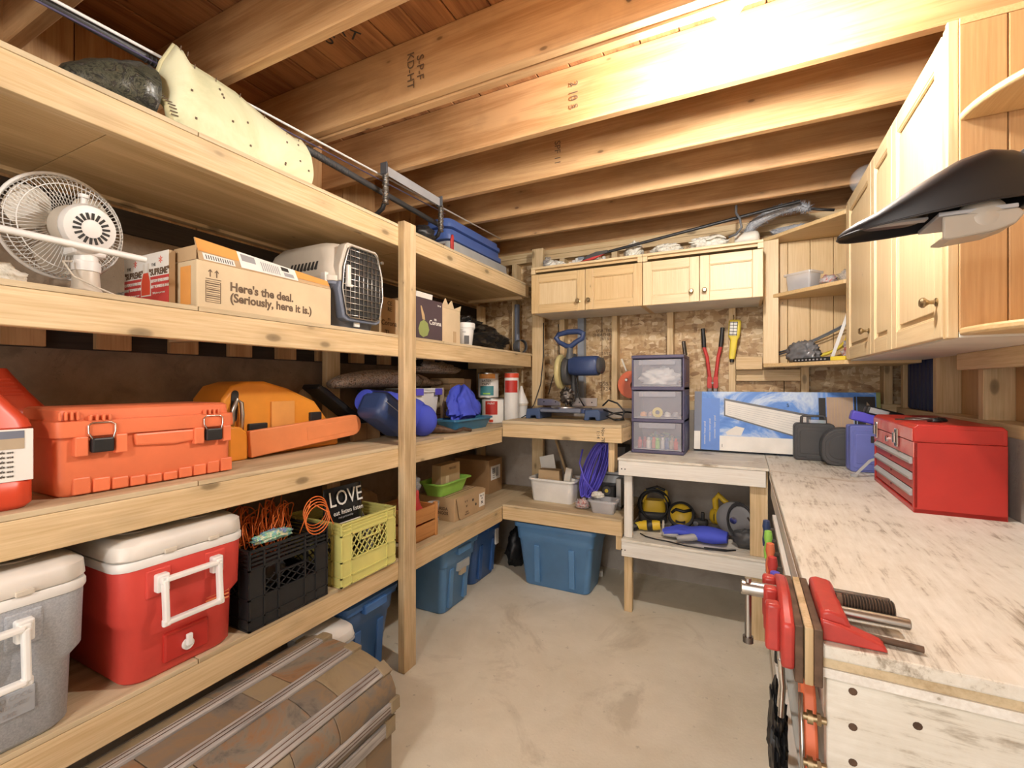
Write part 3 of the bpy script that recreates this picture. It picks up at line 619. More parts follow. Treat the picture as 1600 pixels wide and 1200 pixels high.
# chainsaw
t = left('chainsaw', 'chainsaw with its bar in a pale orange scabbard', 'chainsaw', -1.72, 1.145, S3)
mk(B().prism([(-.08, 0), (-.005, 0), (-.004, .10), (-.03, .128), (-.08, .135)], .002, .030), 'engine_housing', 'orangecase', t, .008, smooth=40)
mk(B().box(-.075, -.006, .004, .011, .03, .075), 'maker_plate', 'ivory', t, .002); text('50', .03, t, (-.03, .003, .055), 'ink')
mk(B().tube([(-.055, .022, .13), (-.052, .022, .19), (-.035, .022, .235), (-.018, .022, .22), (-.014, .022, .17), (-.02, .022, .10)], .008, 8), 'front_handle', 'steel', t, smooth=180)
sc = mk(B().at(Tm((0, 0, .006), ry=-4.0)).prism([(.0, .0), (.50, .0)]+arc(.53, .05, .05, -90, 90, 8)+[(.0, .105)], -.012, .012), 'scabbard', 'scabbard', t, .004, smooth=40)
mk(B().at(Tm((0, 0, .006), ry=-4.0)).prism([(.26, .022), (.52, .022)]+arc(.53, .05, .03, -90, 90, 8)+[(.26, .08)], -.0135, -.011), 'raised_panel', 'scabbard', sc, .002, smooth=40)
# dark bags and boxes
t = left('flat_case', 'flat black case sloping against the rear post', 'case', -1.80, 1.76, S3)
mk(B().at(Tm((0, 0, .150), ry=34)).box(-.24, .24, .02, .14, -.014, .014), 'case_shell', 'black', t, .008, smooth=40); mk(B().at(Tm((0.009, 0, .164), ry=34)).box(-.2, .2, .03, .13, -.004, .004), 'plastic_film', 'blackbag', t, .003)
tag(mk(B().blob((0, 0, .14), .03, .05, .13, .2, 3, 41), 'paper_bag', 'tan', smooth=180, loc=(-2.02, 1.64, S3)), 'yellowish paper bag tucked against the rear post', 'bag')
t = left('cardboard_box', 'low brown cardboard box in the shadow under the black case', 'box', -1.783, 1.845, S3); mk(B().box(-.10, .09, 0, .03, 0, .085), 'box_body', 'cardbrown', t, .002); mk(B().box(-.012, -.010, -.001, .0005, 0, .085), 'seam', 'inkbrown', t)
# blue duffel
t = left('duffel_bag', 'royal blue drawstring duffel bag lying behind the front post', 'bag', -1.57, 1.915, S3)
pts = []
b = B(); rings = []
A = Vector((-.19, .04, .215)); E_ = Vector((.20, .02, .098))
for k in range(13):
    f = k/12; c = A.lerp(E_, f); r_ = (.055+.05*math.sin(PI*min(1, f*1.25)*.5))*(1 if f < .93 else .82)
    rings.append([(c.x+r_*.35*math.cos(a), c.y+.09+r_*1.0*math.sin(a), max(.0, c.z+r_*math.cos(a)*(.93+.05*noise.noise(Vector((k*.7, a, 0)))))) for a in [2*PI*j/22 for j in range(22)]])
mk(b.loft(rings), 'bag_body', 'cloth_blue', t, smooth=70)
mk(B().at(Tm((-.07, .075, .145), ry=31)).box(-.15, .13, -.095, .08, -.09, .055), 'bag_end', 'navy', t, .04, smooth=60, seg=3, label='dark navy end of the bag'); mk(B().at(Tm((-.07, .075, .145), ry=31)).box(-.14, .1, -.0965, -.095, -.01, -.007), 'stitching', 'grey', t)
mk(B().at(Tm((.185, -.06, .10))).lathe([(.02, -.01), (.09, 0), (.096, .012), (.09, .03), (.02, .035)], 22), 'round_end', 'cloth_blue', t, smooth=60, rot=(0, 0, 0)) if False else None
mk(B().ell((.175, .045, .09), .078, .085, .09, 24, 14), 'round_end', 'cloth_blue', t, smooth=180)
# white bin with blue handles
def bin_(name, label, cat, x, y, z, w, d, h, mat, taper=.03, group=None, rim=True, rz=90, r=.03, lidmat=None, hollow=True):
    t = thing(name, label, cat, (x, y, z), rz, group)
    rings = [rrect(w-2*taper, d-2*taper, r, 0, 0, d/2), rrect(w-2*taper+.004, d-2*taper+.004, r, .006, 0, d/2), rrect(w, d, r, h-.012, 0, d/2)]
    if rim: rings += [rrect(w+.022, d+.022, r+.006, h-.012, 0, d/2), rrect(w+.022, d+.022, r+.006, h, 0, d/2)]
    else: rings += [rrect(w, d, r, h, 0, d/2)]
    if hollow: rings += [rrect(w-.006, d-.006, r, h, 0, d/2), rrect(w-2*taper-.004, d-2*taper-.004, r, .008, 0, d/2)]
    mk(B().loft(rings), 'bin_body', mat, t, smooth=45)
    return t
t = bin_('storage_bin', 'white plastic storage bin with blue lid clips on the third shelf', 'bin', -1.735, 2.30, S3, .26, .2, .255, 'white', .02)
mk(B().box(-.14, .14, -.014, .214, .2555, .268), 'lid', 'white', t, .004)
for x in (-.10, .09): mk(B().box(x-.035, x+.035, -.02, -.013, .225, .266), 'lid_clip', 'cordblue', t, .003)
tag(mk(B().tube([(-1.745, 2.462, S3+.27), (-1.745, 2.462, S3+.19), (-1.742, 2.464, S3+.1), (-1.74, 2.465, S3+.004)], .013, 4), 'tan_strap', 'tan'), 'tan webbing strap hanging over the white bin', 'strap')
tag(mk(B().tube([(-1.66, 2.20, S3+.03), (-1.60, 2.23, S3+.028), (-1.53, 2.29, S3+.012), (-1.515, 2.36, S3+.022), (-1.50, 2.42, S3+.0105)], [.028, .025, .009, .012, .01], 8), 'wooden_tool_handle', 'rust', smooth=60), 'brown curved wooden tool handle lying before the white bin', 'tool')
# blue tray with cloth
t = bin_('blue_tray', 'translucent blue plastic tray holding bundled blue cloth', 'tray', -1.55, 2.56, S3, .44, .165, .075, 'bluetray', .025)
rings = []
cl = B(); n = 72; m = 28
for i in range(1, m):
    a = PI*i/m; ring = []
    for k in range(n):
        q = 2*PI*k/n; f = 1+.20*math.sin(q*5+i*.35)*math.sin(a)*.5+.22*noise.noise(Vector((math.cos(q)*1.6, math.sin(q)*1.6, i*.25)))+.05*math.sin(q*17+i*.8)
        x = -.03+.18*math.sin(a)**.8*math.cos(q)*f*(1-.28*i/m); y = .10+.095*math.sin(a)**.8*math.sin(q)*f; z = .13-.125*math.cos(a)*(1+.08*f)+.03*math.sin(q*3+1)*(i/m)
        if z < .09: x *= .82; y = .085+(y-.085)*.5
        else: y = .085+(y-.1)*.85
        ring.append((x+.03*(1-i/m), y, max(.012, z)))
    rings.append(ring)
tag(mk(cl.loft(rings), 'blue_cloth', 'cloth_blue', smooth=55, loc=(-1.55, 2.56, S3), rot=(0, 0, PI/2)), 'crumpled royal blue cloth piled in the blue tray', 'cloth')
# camo case on top
t = left('camo_case', 'long brown camouflage soft case laid across the white bin', 'case', -1.80, 2.17, S3+.27)
rings = []
for k in range(17):
    x = -.48+.90*k/16; r_ = .022+.03*math.sin(PI*min(1, k/16*1.15))**.6
    rings.append([(x, .08+r_*1.9*math.cos(a), r_+max(-r_, r_*math.sin(a))+.01*(k/16)) for a in [2*PI*j/16 for j in range(16)]])
mk(B().loft(rings), 'case_body', 'camobrown', t, smooth=70); mk(B().tube([(.12, .03, .09), (.14, -.02, .05), (.13, -.01, .0)], .006, 6), 'strap', 'rust', t, smooth=180)
tag(mk(B().blob((0, 0, .03), .1, .2, .05, .3, 3, 51), 'camo_jacket', 'camobrown', smooth=180, loc=(-1.88, 2.60, S3+.36)), 'brown camouflage jacket heaped above the stacked paper packs', 'jacket')
t = left('storage_crate', 'dark grey crate half hidden behind the blue duffel', 'crate', -1.84, 2.085, S3); mk(B().box(-.06, .06, 0, .19, 0, .262), 'crate_body', 'charcoal', t, .004); mk(B().box(-.065, .065, -.006, .2, .24, .262), 'rim', 'charcoal', t, .003)
pk = []
for k in range(8):
    o = mk(B().box(-.10+random.uniform(-.006, .006), .10+random.uniform(-.006, .006), 0, .16, 0, .040), 'paper_pack', 'cardpale', None, .006, loc=(-1.80+random.uniform(-.006, .006), 2.73, S3+k*.042), rot=(0, 0, PI/2+random.uniform(-.04, .04)))
    tag(o, ('flat tan paper pack at the very bottom of', 'flat tan paper pack second from the bottom of', 'flat tan paper pack third from the bottom of', 'flat tan paper pack fourth from the bottom of', 'flat tan paper pack fourth from the top of', 'flat tan paper pack third from the top of', 'flat tan paper pack second from the top of', 'flat tan paper pack topmost of')[k]+' the stack', 'pack', 'tan packs stacked behind the blue cloth')
t = left('small_box', 'small tan box with a white band right of the paper packs', 'box', -1.83, 2.90, S3); mk(B().box(-.05, .055, 0, .08, 0, .33), 'box_body', 'brick', t, .003); mk(B().box(-.05, .055, -.001, .0, .19, .23), 'white_band', 'paper', t)
# paint cans
def can(label, x, y, z, r, h, band, lid='steel', art=None, group='paint cans in the far corner of the third shelf'):
    t = thing('paint_can', label, 'can', (x, y, z), 20, group)
    mk(B().lathe([(r-.003, 0), (r, .003), (r, h-.004), (r-.003, h), (r-.012, h-.002)], 28), 'can_body', band, t, smooth=40)
    mk(B().lathe([(r+.0015, .0), (r+.0015, .006), (r-.001, .006)], 28), 'bottom_rim', lid, t, smooth=40); mk(B().lathe([(r-.02, h), (r-.004, h+.004), (r+.001, h+.001), (r+.001, h-.007)], 28), 'lid', lid, t, smooth=40)
    def patch(a0, a1, z0, z1, mt, nm='label_patch', e=.0008):
        lo = [[((r+e)*math.sin(R(a0+(a1-a0)*k/10)), -(r+e)*math.cos(R(a0+(a1-a0)*k/10)), zz) for k in range(11)] for zz in (z0, z1)]
        mk(B().loft(lo, False, False, False), nm, mt, t)
    if art == 'green': patch(-40, 40, h*.10, h*.48, 'teal'); patch(-50, 50, h*.78, h*.97, 'tapeorange'); patch(-20, 20, h*.14, h*.2, 'green', e=.0014); text('LATEX\nPAINT', .024, t, (0, -r-.0016, h*.62), 'ink')
    if art == 'red': patch(-32, 32, h*.36, h*.9, 'red'); text('PAINT', .02, t, (0, -r-.0016, h*.8), 'paper'); patch(-10, 10, h*.06, h*.16, 'jugred')
    return t
cw = can
cw('white paint can with red panel, lower of the stack in the far corner', -1.70, 3.06, S3, .085, .185, 'white', art='red')
cw('teal lidded paint can left of the red panelled can', -1.875, 3.055, S3, .08, .175, 'teal')
cw('paint can with an orange and green label on top of the corner stack', -1.735, 3.05, S3+.19, .078, .185, 'white', art='green')
cw('narrow red and white can beside the orange and green can', -1.625, 3.14, S3+.19, .042, .18, 'white', art='red') if False else None
t = thing('paint_can', 'slim red and white paint can in front of the far corner post', 'can', (-1.562, 3.10, S3), 20, 'paint cans in the far corner of the third shelf')
mk(B().lathe([(.052, 0), (.054, .003), (.054, .372), (.05, .376)], 28), 'can_body', 'white', t, smooth=40); mk(B().lathe([(.055, .34), (.055, .374)], 28), 'top_band', 'jugred', t, smooth=40)
lo = [[(.0548*math.sin(R(-60+120*k/10)), -.0548*math.cos(R(-60+120*k/10)), zz) for k in range(11)] for zz in (.23, .32)]; mk(B().loft(lo, False, False, False), 'label_patch', 'red', t)
mk(B().box(-.05, .05, -.002, .002, .188, .19), 'seam', 'grey', t)
t = thing('plastic_tub', 'white plastic tub with a yellowed rim beside the corner post', 'tub', (-1.535, 3.215, S3)); mk(B().lathe([(.035, 0), (.042, .004), (.046, .125), (.048, .128), (.048, .142), (.0, .143)], 24), 'tub_body', 'white', t, smooth=40); mk(B().lathe([(.0485, .126), (.05, .13), (.05, .14), (.0485, .1425)], 24), 'rim', 'ivory', t, smooth=40)
t = thing('funnel', 'white plastic funnel upside down on the corner tub', 'funnel', (-1.535, 3.215, S3+.144)); mk(B().lathe([(.055, 0), (.055, .006), (.02, .09), (.008, .135), (.006, .135)], 24), 'cone', 'white', t, smooth=40)

# ---------------------------------------------------------------- second shelf
# fan: axis from the cage towards the camera
t = thing('desk_fan', 'white oscillating fan seen from behind on the second shelf', 'fan', (-1.735, .642, S2), 0)
yaw = 6   # local +x of the head points at the room
HM = Tm((-.105, -.005, .236), ry=8, rz=yaw)
H0 = mk(B().at(HM).lathe([(.0, 0)], 3) if False else B().at(HM @ Tm(ry=90)).lathe([(.02, .045), (.062, .05), (.066, .06), (.066, .105), (.06, .115)], 32), 'motor_housing', 'ivory', t, smooth=45)
cap = mk(B().at(HM @ Tm(ry=90)).lathe([(.062, .110), (.068, .114), (.070, .124), (.064, .136), (.048, .140), (.0, .141)], 32), 'motor_cap', 'white', t, smooth=45)
b = B()
for k in range(18): b.at(HM @ Tm(ry=90) @ Tm(rz=20*k)).box(.026, .045, -.0032, .0032, .1385, .1425)
mk(b, 'vent_slots', 'ink', cap)
mk(B().at(HM @ Tm((.09, 0, .066))).lathe([(.007, 0), (.007, .024), (.012, .024), (.012, .034)], 12), 'oscillation_knob', 'white', t, smooth=40)
for a in (35, 155, 275):
    rings = []
    for k in range(9):
        f = k/8; r_ = .03+.108*f; hw = R(8+36*math.sin(PI*min(1, .12+.8*f)))
        p = lambda da, off: tuple(HM @ Vector((-.012+off+.012*math.sin(da*1.2), r_*math.cos(R(a)+da), r_*math.sin(R(a)+da))))
        rings.append([p(-hw, 0), p(-hw*.4, 0), p(hw*.4, 0), p(hw, 0), p(hw, .002), p(hw*.4, .002), p(-hw*.4, .002), p(-hw, .002)])
    mk(B().loft(rings), 'blade', 'ivory', t, smooth=60)
mk(B().at(HM @ Tm(ry=90)).lathe([(.03, -.03), (.035, -.01), (.035, .04)], 24), 'hub', 'ivory', t, smooth=45)
RC = .152
b = B(); b2 = B()
for M_, rad in ((0, RC),):
    pts = [tuple(HM @ Vector((0, RC*math.cos(2*PI*k/48), RC*math.sin(2*PI*k/48)))) for k in range(48)]; b.tube(pts, .005, 8, True)
for r_, x in ((.142, .022), (.124, .045)):
    b2.tube([tuple(HM @ Vector((x, r_*math.cos(2*PI*k/40), r_*math.sin(2*PI*k/40)))) for k in range(40)], .0016, 5, True)
for r_, x in ((.142, -.02), (.10, -.045), (.045, -.05)):
    b2.tube([tuple(HM @ Vector((x, r_*math.cos(2*PI*k/40), r_*math.sin(2*PI*k/40)))) for k in range(40)], .0014, 5, True)
for k in range(72):
    a = 2*PI*k/72
    def pp(x, r_, tw=0): return tuple(HM @ Vector((x, r_*math.cos(a+tw), r_*math.sin(a+tw))))
    b2.tube([pp(.052, .066), pp(.05, .10, .04), pp(.042, .132, .06), pp(.022, .143, .03), pp(0, RC-.003)], .0011, 4)
    b2.tube([pp(-.052, .03), pp(-.05, .09), pp(-.038, .13), pp(-.02, .143), pp(0, RC-.003)], .0011, 4)
mk(b, 'cage_ring', 'white', t, smooth=180); mk(b2, 'cage_wires', 'white', t, smooth=180)
mk(B().at(Tm((-.03, .02, 0))).lathe([(.02, .17), (.028, .165), (.028, .13), (.034, .128), (.034, .10), (.028, .098), (.03, .05)], 20), 'neck', 'white', t, smooth=45)
mk(B().at(Tm((-.03, .02, 0))).lathe([(.085, 0), (.088, .006), (.08, .016), (.045, .03), (.034, .05), (.03, .105)], 28), 'base', 'ivory', t, smooth=45)
mk(B().box(-.09, .0, -.02, .06, .145, .175), 'tilt_bracket', 'white', t, .008)
mk(B().tube([(-.01, -.02, .12), (.02, -.05, .11), (.03, -.03, .07), (.03, .02, .05), (.05, .06, .03), (.04, .08, .012)], .003, 6), 'power_cord', 'ivory', t, smooth=180)
t = mk(B().cyl((-1.50, .02, 1.735), (-1.515, .70, 1.7325), .0085, n=12), 'white_pole', 'white', None, smooth=60); tag(t, 'thin white pole lying across in front of the fan', 'pole')
tag(mk(B().blob((0, 0, .025), .07, .06, .035, .3, 3, 61), 'patterned_cloth', 'zebra', smooth=180, loc=(-1.93, .58, S2)), 'black and white patterned cloth beside the fan base', 'cloth')
tag(mk(B().blob((0, 0, .03), .06, .06, .035, .3, 3, 62), 'white_rag', 'ragwhite', smooth=180, loc=(-1.66, .44, S2)), 'crumpled whitish rag at the left frame edge of the second shelf', 'rag')
tag(mk(B().blob((0, 0, .045), .05, .08, .055, .3, 3, 63), 'patterned_cloth', 'zebra', smooth=180, loc=(-1.96, .90, S2+.001)), 'black and white patterned cloth behind the fan cage', 'cloth')
# supreme box: printed side faces the camera (-Y)
t = thing('printed_box', 'red and white printed carton of shirt bags beside the fan', 'box', (-1.69, .798, S2), 0)
mk(B().box(-.165, .10, 0, .018, 0, .18), 'box_body', 'cardboard', t, .001)
mk(B().box(-.165, .10, -.0012, -.0002, 0, .105), 'red_panel', 'shirtred', t); mk(B().box(-.165, .10, -.0012, -.0002, .105, .18), 'white_panel', 'paper', t)
for x in (-.105, .045):
    text('"SUPREME"', .028, t, (x, -.0016, .118), 'inkbrown', sx=.85, bold=.0012); text('CUSTOM EMBOSSED', .0125, t, (x, -.0018, .090), 'paper', bold=.0006); text('SHIRT TOWELS & BAG', .0115, t, (x, -.0018, .072), 'paper', bold=.0006); text('500 pieces per case', .009, t, (x, -.0018, .052), 'paper'); text('THE', .014, t, (x-.03, -.0016, .142), 'ink')
    text('*', .05, t, (x+.01, -.0016, .145), 'jugred')
mk(B().at(Tm((-.030, 0, .02))).prism([(-.03, .025), (.03, .025), (.03, .07), (.018, .10), (.018, .13), (.01, .13), (.006, .10), (-.006, .10), (-.01, .13), (-.018, .13), (-.018, .10), (-.03, .07)], -.002, -.0014), 'bag_picture', 'offwhite', t); mk(B().at(Tm((-.030, 0, .02))).prism([(-.026, .029), (.026, .029), (.026, .07), (.014, .1), (-.014, .1), (-.026, .07)], -.0026, -.0021), 'bag_picture', 'jugred', t)
# here's the deal box
t = left('cardboard_box', 'long cardboard box lettered in grey with orange tape along its flap', 'box', -1.495, 1.088, S2)
mk(B().box(-.262, .252, 0, .28, 0, .147), 'box_body', 'cardpale', t, .003)
mk(B().box(-.2632, -.262, .002, .12, .147, .19), 'end_flap', 'cardboard', t); mk(B().box(-.2632, -.2622, .03, .085, .01, .13), 'end_tape', 'tapeorange', t, label='orange tape on the box end'); text('tape tape', .02, t, (-.2638, .057, .07), 'paper', rot=(0, -90, 0)) if False else None
fl = mk(B().add([(-.255, .0, .147), (.25, .0, .147), (.25, .02, .182), (-.25, .035, .222), (-.255, .003, .146), (.25, .003, .146), (.25, .023, .181), (-.25, .038, .221)], [(0, 1, 2, 3), (7, 6, 5, 4), (0, 4, 5, 1), (1, 5, 6, 2), (2, 6, 7, 3), (3, 7, 4, 0)]), 'open_flap', 'cardboard', t)
def onflap(x0, x1, f0, f1, mt, nm):   # strips lying on the flap
    def p(x, f):
        u = (x+.255)/.505; yt = .035-.015*u; zt = .222-.04*u
        return (x, yt*f-.0012, .147+(zt-.147)*f)
    mk(B().add([p(x0, f0), p(x1, f0), p(x1, f1), p(x0, f1)], [(0, 1, 2, 3)]), nm, mt, fl)
onflap(-.25, -.12, .42, 1, 'tapeorange', 'orange_tape'); onflap(.10, .25, .35, 1, 'tapeorange', 'orange_tape'); onflap(-.12, .10, .08, 1, 'paper', 'address_label'); onflap(-.24, -.14, .05, .36, 'paper', 'barcode_label')
for k in range(12): onflap(-.232+k*.0075, -.229+k*.0075, .1, .3, 'ink', 'barcode_bar')
for k in range(9): onflap(-.04+k*.008, -.036+k*.008, .2+.02*(k % 2), .8, 'grey', 'barcode_bar')
onflap(.045, .085, .2, .5, 'grey', 'label_block'); onflap(-.11, -.06, .5, .9, 'grey', 'label_block'); onflap(.04, .07, .6, .9, 'ink', 'label_block')
text("Here's the deal.\n(Seriously, here it is.)", .0395, t, (-.160, -.0006, .062), 'inkbrown', align='LEFT', bold=.0012, sx=.94, sp=.9)
bb = B()
for x in (-.222, -.202): bb.prism([(x-.0015, .100), (x+.0015, .100), (x+.0015, .118), (x+.006, .114), (x+.006, .117), (x, .124), (x-.006, .117), (x-.006, .114), (x-.0015, .118)], -.001, -.0002)
bb.box(-.236, -.188, -.001, -.0002, .092, .094)
for q in ((-.236, -.189, .020, .0215), (-.236, -.189, .0855, .087), (-.236, -.2345, .02, .087), (-.1905, -.189, .02, .087)): bb.box(q[0], q[1], -.001, -.0002, q[2], q[3])
for k in range(9): bb.box(-.233, -.192, -.001, -.0002, .026+k*.0065, .0275+k*.0065+.001*(k % 3))
mk(bb, 'printed_marks', 'inkbrown', t)
# pet carrier
t = left('pet_carrier', 'pet carrier with ivory top, grey base and wire door', 'carrier', -1.50, 1.505, S2); w, d = .315, .47
mk(B().loft([rrect(w-.09, d-.08, .04, 0, 0, d/2), rrect(w-.075, d-.06, .045, .01, 0, d/2), rrect(w-.02, d-.015, .05, .17, 0, d/2), rrect(w, d, .05, .178, 0, d/2), rrect(w, d, .05, .19, 0, d/2)]), 'base_shell', 'gunmetal' if False else 'greyblue', t, smooth=45)
top = mk(B().loft([rrect(w+.006, d+.006, .05, .191, 0, d/2), rrect(w+.006, d+.006, .05, .212, 0, d/2), rrect(w-.005, d-.005, .05, .216, 0, d/2), rrect(w-.02, d-.02, .055, .26, 0, d/2), rrect(w-.06, d-.06, .07, .335, 0, d/2), rrect(w-.11, d-.11, .07, .368, 0, d/2), rrect(w-.16, d-.16, .06, .372, 0, d/2)]), 'top_shell', 'offwhite' if False else 'ivory', t, smooth=50)
for k in range(8):   # side vents
    y_ = .10+k*.022; mk(B().at(Tm((-w/2+.018, y_, .276), ry=22)).box(-.004, .004, -.006, .006, -.035, .035), 'side_vent', 'ink', top)
ocx = [(-.118, .16), (-.095, .055), (-.075, .045), (.075, .045), (.095, .055), (.118, .16), (.112, .25), (.085, .335), (.07, .345), (-.07, .345), (-.085, .335), (-.112, .25)]
sgn = lambda s: [(x*s, z) for x, z in ocx]
fr = [(x*1.14, .195+(z-.195)*1.10) for x, z in ocx]
lo_ = sorted([p for p in fr if p[1] < .19], key=lambda p: math.atan2(p[1]-.1, p[0])); wz = .1275
mk(B().prism([(-wz, .19), (-.1345, .157), (-.108, .041), (-.0855, .03), (.0855, .03), (.108, .041), (.1345, .157), (wz, .19)], -.012, .03), 'door_frame', 'greyblue', t, .004, smooth=40)
mk(B().prism([(wz, .192), (.1277, .2555), (.097, .349), (.08, .36), (-.08, .36), (-.097, .349), (-.1277, .2555), (-wz, .192)], -.012, .03), 'door_frame', 'ivory', t, .004, smooth=40)
mk(B().prism([(x*1.0, z) for x, z in ocx], -.0135, -.011), 'door_opening', 'ink', t)
b = B()
def xr(z):
    pts = sorted([(zz, x) for x, zz in ocx if x > 0]); 
    for (z0, x0), (z1, x1) in zip(pts, pts[1:]):
        if z0 <= z <= z1: return x0+(x1-x0)*(z-z0)/(z1-z0+1e-9)
    return .07
for k in range(9):
    x = -.10+.025*k; zs = [z_ for z_ in [.045+.005*j for j in range(61)] if xr(z_) >= abs(x)]
    if zs: b.cyl((x, -.019, min(zs)), (x, -.019, max(zs)), .0016, n=6)
for k in range(12):
    z = .055+.025*k; b.cyl((-xr(z), -.021, z), (xr(z), -.021, z), .0016, n=6)
b.tube([(x, -.02, z) for x, z in ocx], .003, 6, True)
dw = mk(b, 'wire_door', 'steel', t, smooth=180)
mk(B().box(-.098, -.080, -.03, -.018, .175, .262), 'door_latch', 'lidwhite', dw, .003); mk(B().box(-.098, -.07, -.03, -.018, .17, .182), 'door_latch', 'lidwhite', dw, .003)
for x, z in ((.108, .315), (-.09, .075), (.09, .06)): mk(B().cyl((x, -.02, z), (x, -.03, z), .007, n=12), 'rivet', 'steel', t, smooth=40)
mk(B().box(-.03, .01, -.001+.02, .024, .012, .04), 'sticker', 'paper', t, rot=(R(-8), 0, 0), loc=(0, .0, .002)) if False else mk(B().box(-.03, .0, .004, .010, .012, .045), 'sticker', 'paper', t)
mk(B().box(-w/2-.006, -w/2+.03, .03, .06, .17, .225), 'side_clip', 'lidwhite', t, .004)
tag(mk(B().blob((0, 0, .16), .055, .04, .17, .25, 3, 71, 32, 24), 'plastic_wrapped_bundle', 'wrap', smooth=180, loc=(-1.82, 1.745, S2)), 'clear plastic wrapped bundle between the carrier and the front post', 'bundle')
t = left('beer_box', 'plain brown beer carton half behind the front post', 'box', -1.60, 1.785, S2); mk(B().box(-.055, .092, 0, .12, 0, .198), 'box_body', 'cardboard', t, .002); text('CE\nRE', .03, t, (.02, -.0006, .155), 'ink'); text('Corona', .036, t, (.015, -.0006, .07), 'inkbrown', bold=.0008); text('m', .026, t, (.015, -.0006, .092), 'inkbrown'); text('TI', .04, t, (.0, -.0006, .02), 'ink')
t = left('beer_box', 'dark purple beer carton with a lime picture right of the post', 'box', -1.495, 1.995, S2); mk(B().box(-.115, .115, 0, .25, 0, .213), 'box_body', 'cardboard', t, .002); mk(B().box(-.115, .115, -.0014, -.0003, 0, .213), 'printed_face', 'cratebrown', t)
mk(B().prism([(-.095, .05), (-.085, .02), (-.055, .008), (-.02, .02), (-.005, .05), (-.018, .085), (-.05, .1), (-.08, .085)], -.0022, -.0015), 'lime_picture', 'olive', t); mk(B().prism([(-.062, .10), (-.04, .10), (-.045, .125), (-.07, .17), (-.078, .17), (-.068, .125)], -.0022, -.0015), 'bottle_picture', 'limewood', t)
text('Corona', .034, t, (.05, -.002, .092), 'paper', bold=.0006); text('m', .028, t, (.05, -.002, .112), 'paper'); text('330 ml', .012, t, (.085, -.002, .19), 'paper')
mk(B().box(-.09, .05, .05, .052, .21, .242), 'loose_paper', 'paper', t, rot=(R(8), 0, 0))
t = left('torn_carton', 'pale torn open carton beside the purple beer box', 'box', -1.51, 2.222, S2)
mk(B().box(-.095, .095, 0, .2, 0, .195), 'box_body', 'cardpale', t, .003)
mk(B().add([(-.095, 0, .195), (-.06, -.002, .25), (-.03, 0, .215), (.0, -.004, .245), (.03, 0, .20), (.095, -.006, .226), (.095, 0, .195)]+[(-.095, .004, .195), (-.06, .002, .25), (-.03, .004, .215), (.0, .0, .245), (.03, .004, .20), (.095, -.002, .226), (.095, .004, .195)], [(0, 1, 2, 3, 4, 5, 6), (13, 12, 11, 10, 9, 8, 7)]+[(i, i+7, (i+1) % 7+7, (i+1) % 7) for i in range(7)]), 'torn_flap', 'cardpale', t)
mk(B().box(.02, .05, -.001, -.0002, .0, .07), 'tape_strip', 'cardboard', t); mk(B().box(.0, .08, .06, .062, .19, .235), 'plastic_sheet', 'clearplastic', t, .01)
t = thing('plastic_cup', 'white lidded plastic bucket in front of the black bag', 'bucket', (-1.55, 2.43, S2)); mk(B().lathe([(.042, 0), (.045, .003), (.056, .10), (.06, .102), (.06, .108), (.064, .110), (.064, .135), (.06, .14), (.0, .141)], 28), 'bucket_body', 'white', t, smooth=40); text('MIX', .012, t, (.03, -.056, .08), 'ink', rot=(84, 0, 40)); mk(B().at(Tm(rz=45)).box(-.015, .015, -.052, -.049, .01, .06), 'photo_label', 'charcoal', t)
t = thing('plastic_bag', 'shiny black rubbish bag at the far end of the second shelf', 'bag', (-1.74, 2.86, S2)); mk(B().blob((0, 0, .085), .16, .34, .115, .22, 2.4, 81, 64, 40), 'bag_body', 'blackbag', t, smooth=180); mk(B().blob((.06, -.24, .16), .09, .1, .05, .6, 3, 83, 36, 24, False), 'bag_neck', 'blackbag', t, smooth=180)
b = B()
for k in range(5): b.tube([(.045*math.cos(2*PI*j/24)*(1+.06*k), .0+.01*k, .055+.05*math.sin(2*PI*j/24)) for j in range(24)], .004, 6, True)
tag(mk(b, 'wire_coil', 'charcoal', None, smooth=180, loc=(-1.53, 3.22, S2), rot=(0, 0, R(60))), 'small coil of dark wire beside the corner post', 'wire')
tag(mk(B().cyl((-1.66, 3.395, 1.62), (-1.66, 3.395, 2.03), .022, n=16), 'blue_pipe', 'greyblue', None, smooth=60), 'short blue grey pipe standing in the back corner of the second shelf', 'pipe')

# ---------------------------------------------------------------- top shelf
def px3(pts, X): return pts
t = left('foam_pad', 'folded cream foam pad with stitched edges on the top shelf', 'foam', -1.50, 1.0, S1)
top = [(-.255, .11), (-.235, .20), (-.205, .268), (-.185, .262), (-.165, .235), (-.10, .232), (-.02, .225), (.07, .20), (.16, .185), (.215, .18), (.245, .185), (.262, .175)]
bot = [(-.225, .0), (-.2, .0), (-.17, .0), (-.13, .0), (-.09, .0), (-.04, .0), (.0, .0), (.06, .0), (.12, .0), (.18, .0), (.22, .0), (.245, .0)]
rings = []
nz = 12
def fp(k, f, off):
    (x0, z0), (x1, z1) = bot[k], top[k]; wv = .012*math.sin(f*PI)+.006*noise.noise(Vector((k*.6, f*3, 0)))
    ed = max(0, 1-k/1.6)
    return (x0+(x1-x0)*f, -.004+f*f*.05-wv+off+ed*.02, z0+(z1-z0)*f)
for k in range(len(top)):
    rings.append([fp(k, i/nz, 0) for i in range(nz+1)]+[fp(k, i/nz, .022) for i in range(nz, -1, -1)])
mk(B().loft(rings), 'foam_sheet', 'foam', t, smooth=60)
mk(B().tube([fp(k, 1, .01) for k in range(len(top))], .008, 7), 'top_seam', 'foamedge', t, smooth=180); mk(B().tube([fp(0, i/nz, .01) for i in range(2, nz+1)], .012, 7), 'side_seam', 'foamedge', t, smooth=180)
b = B(); rnd = random.Random(8)
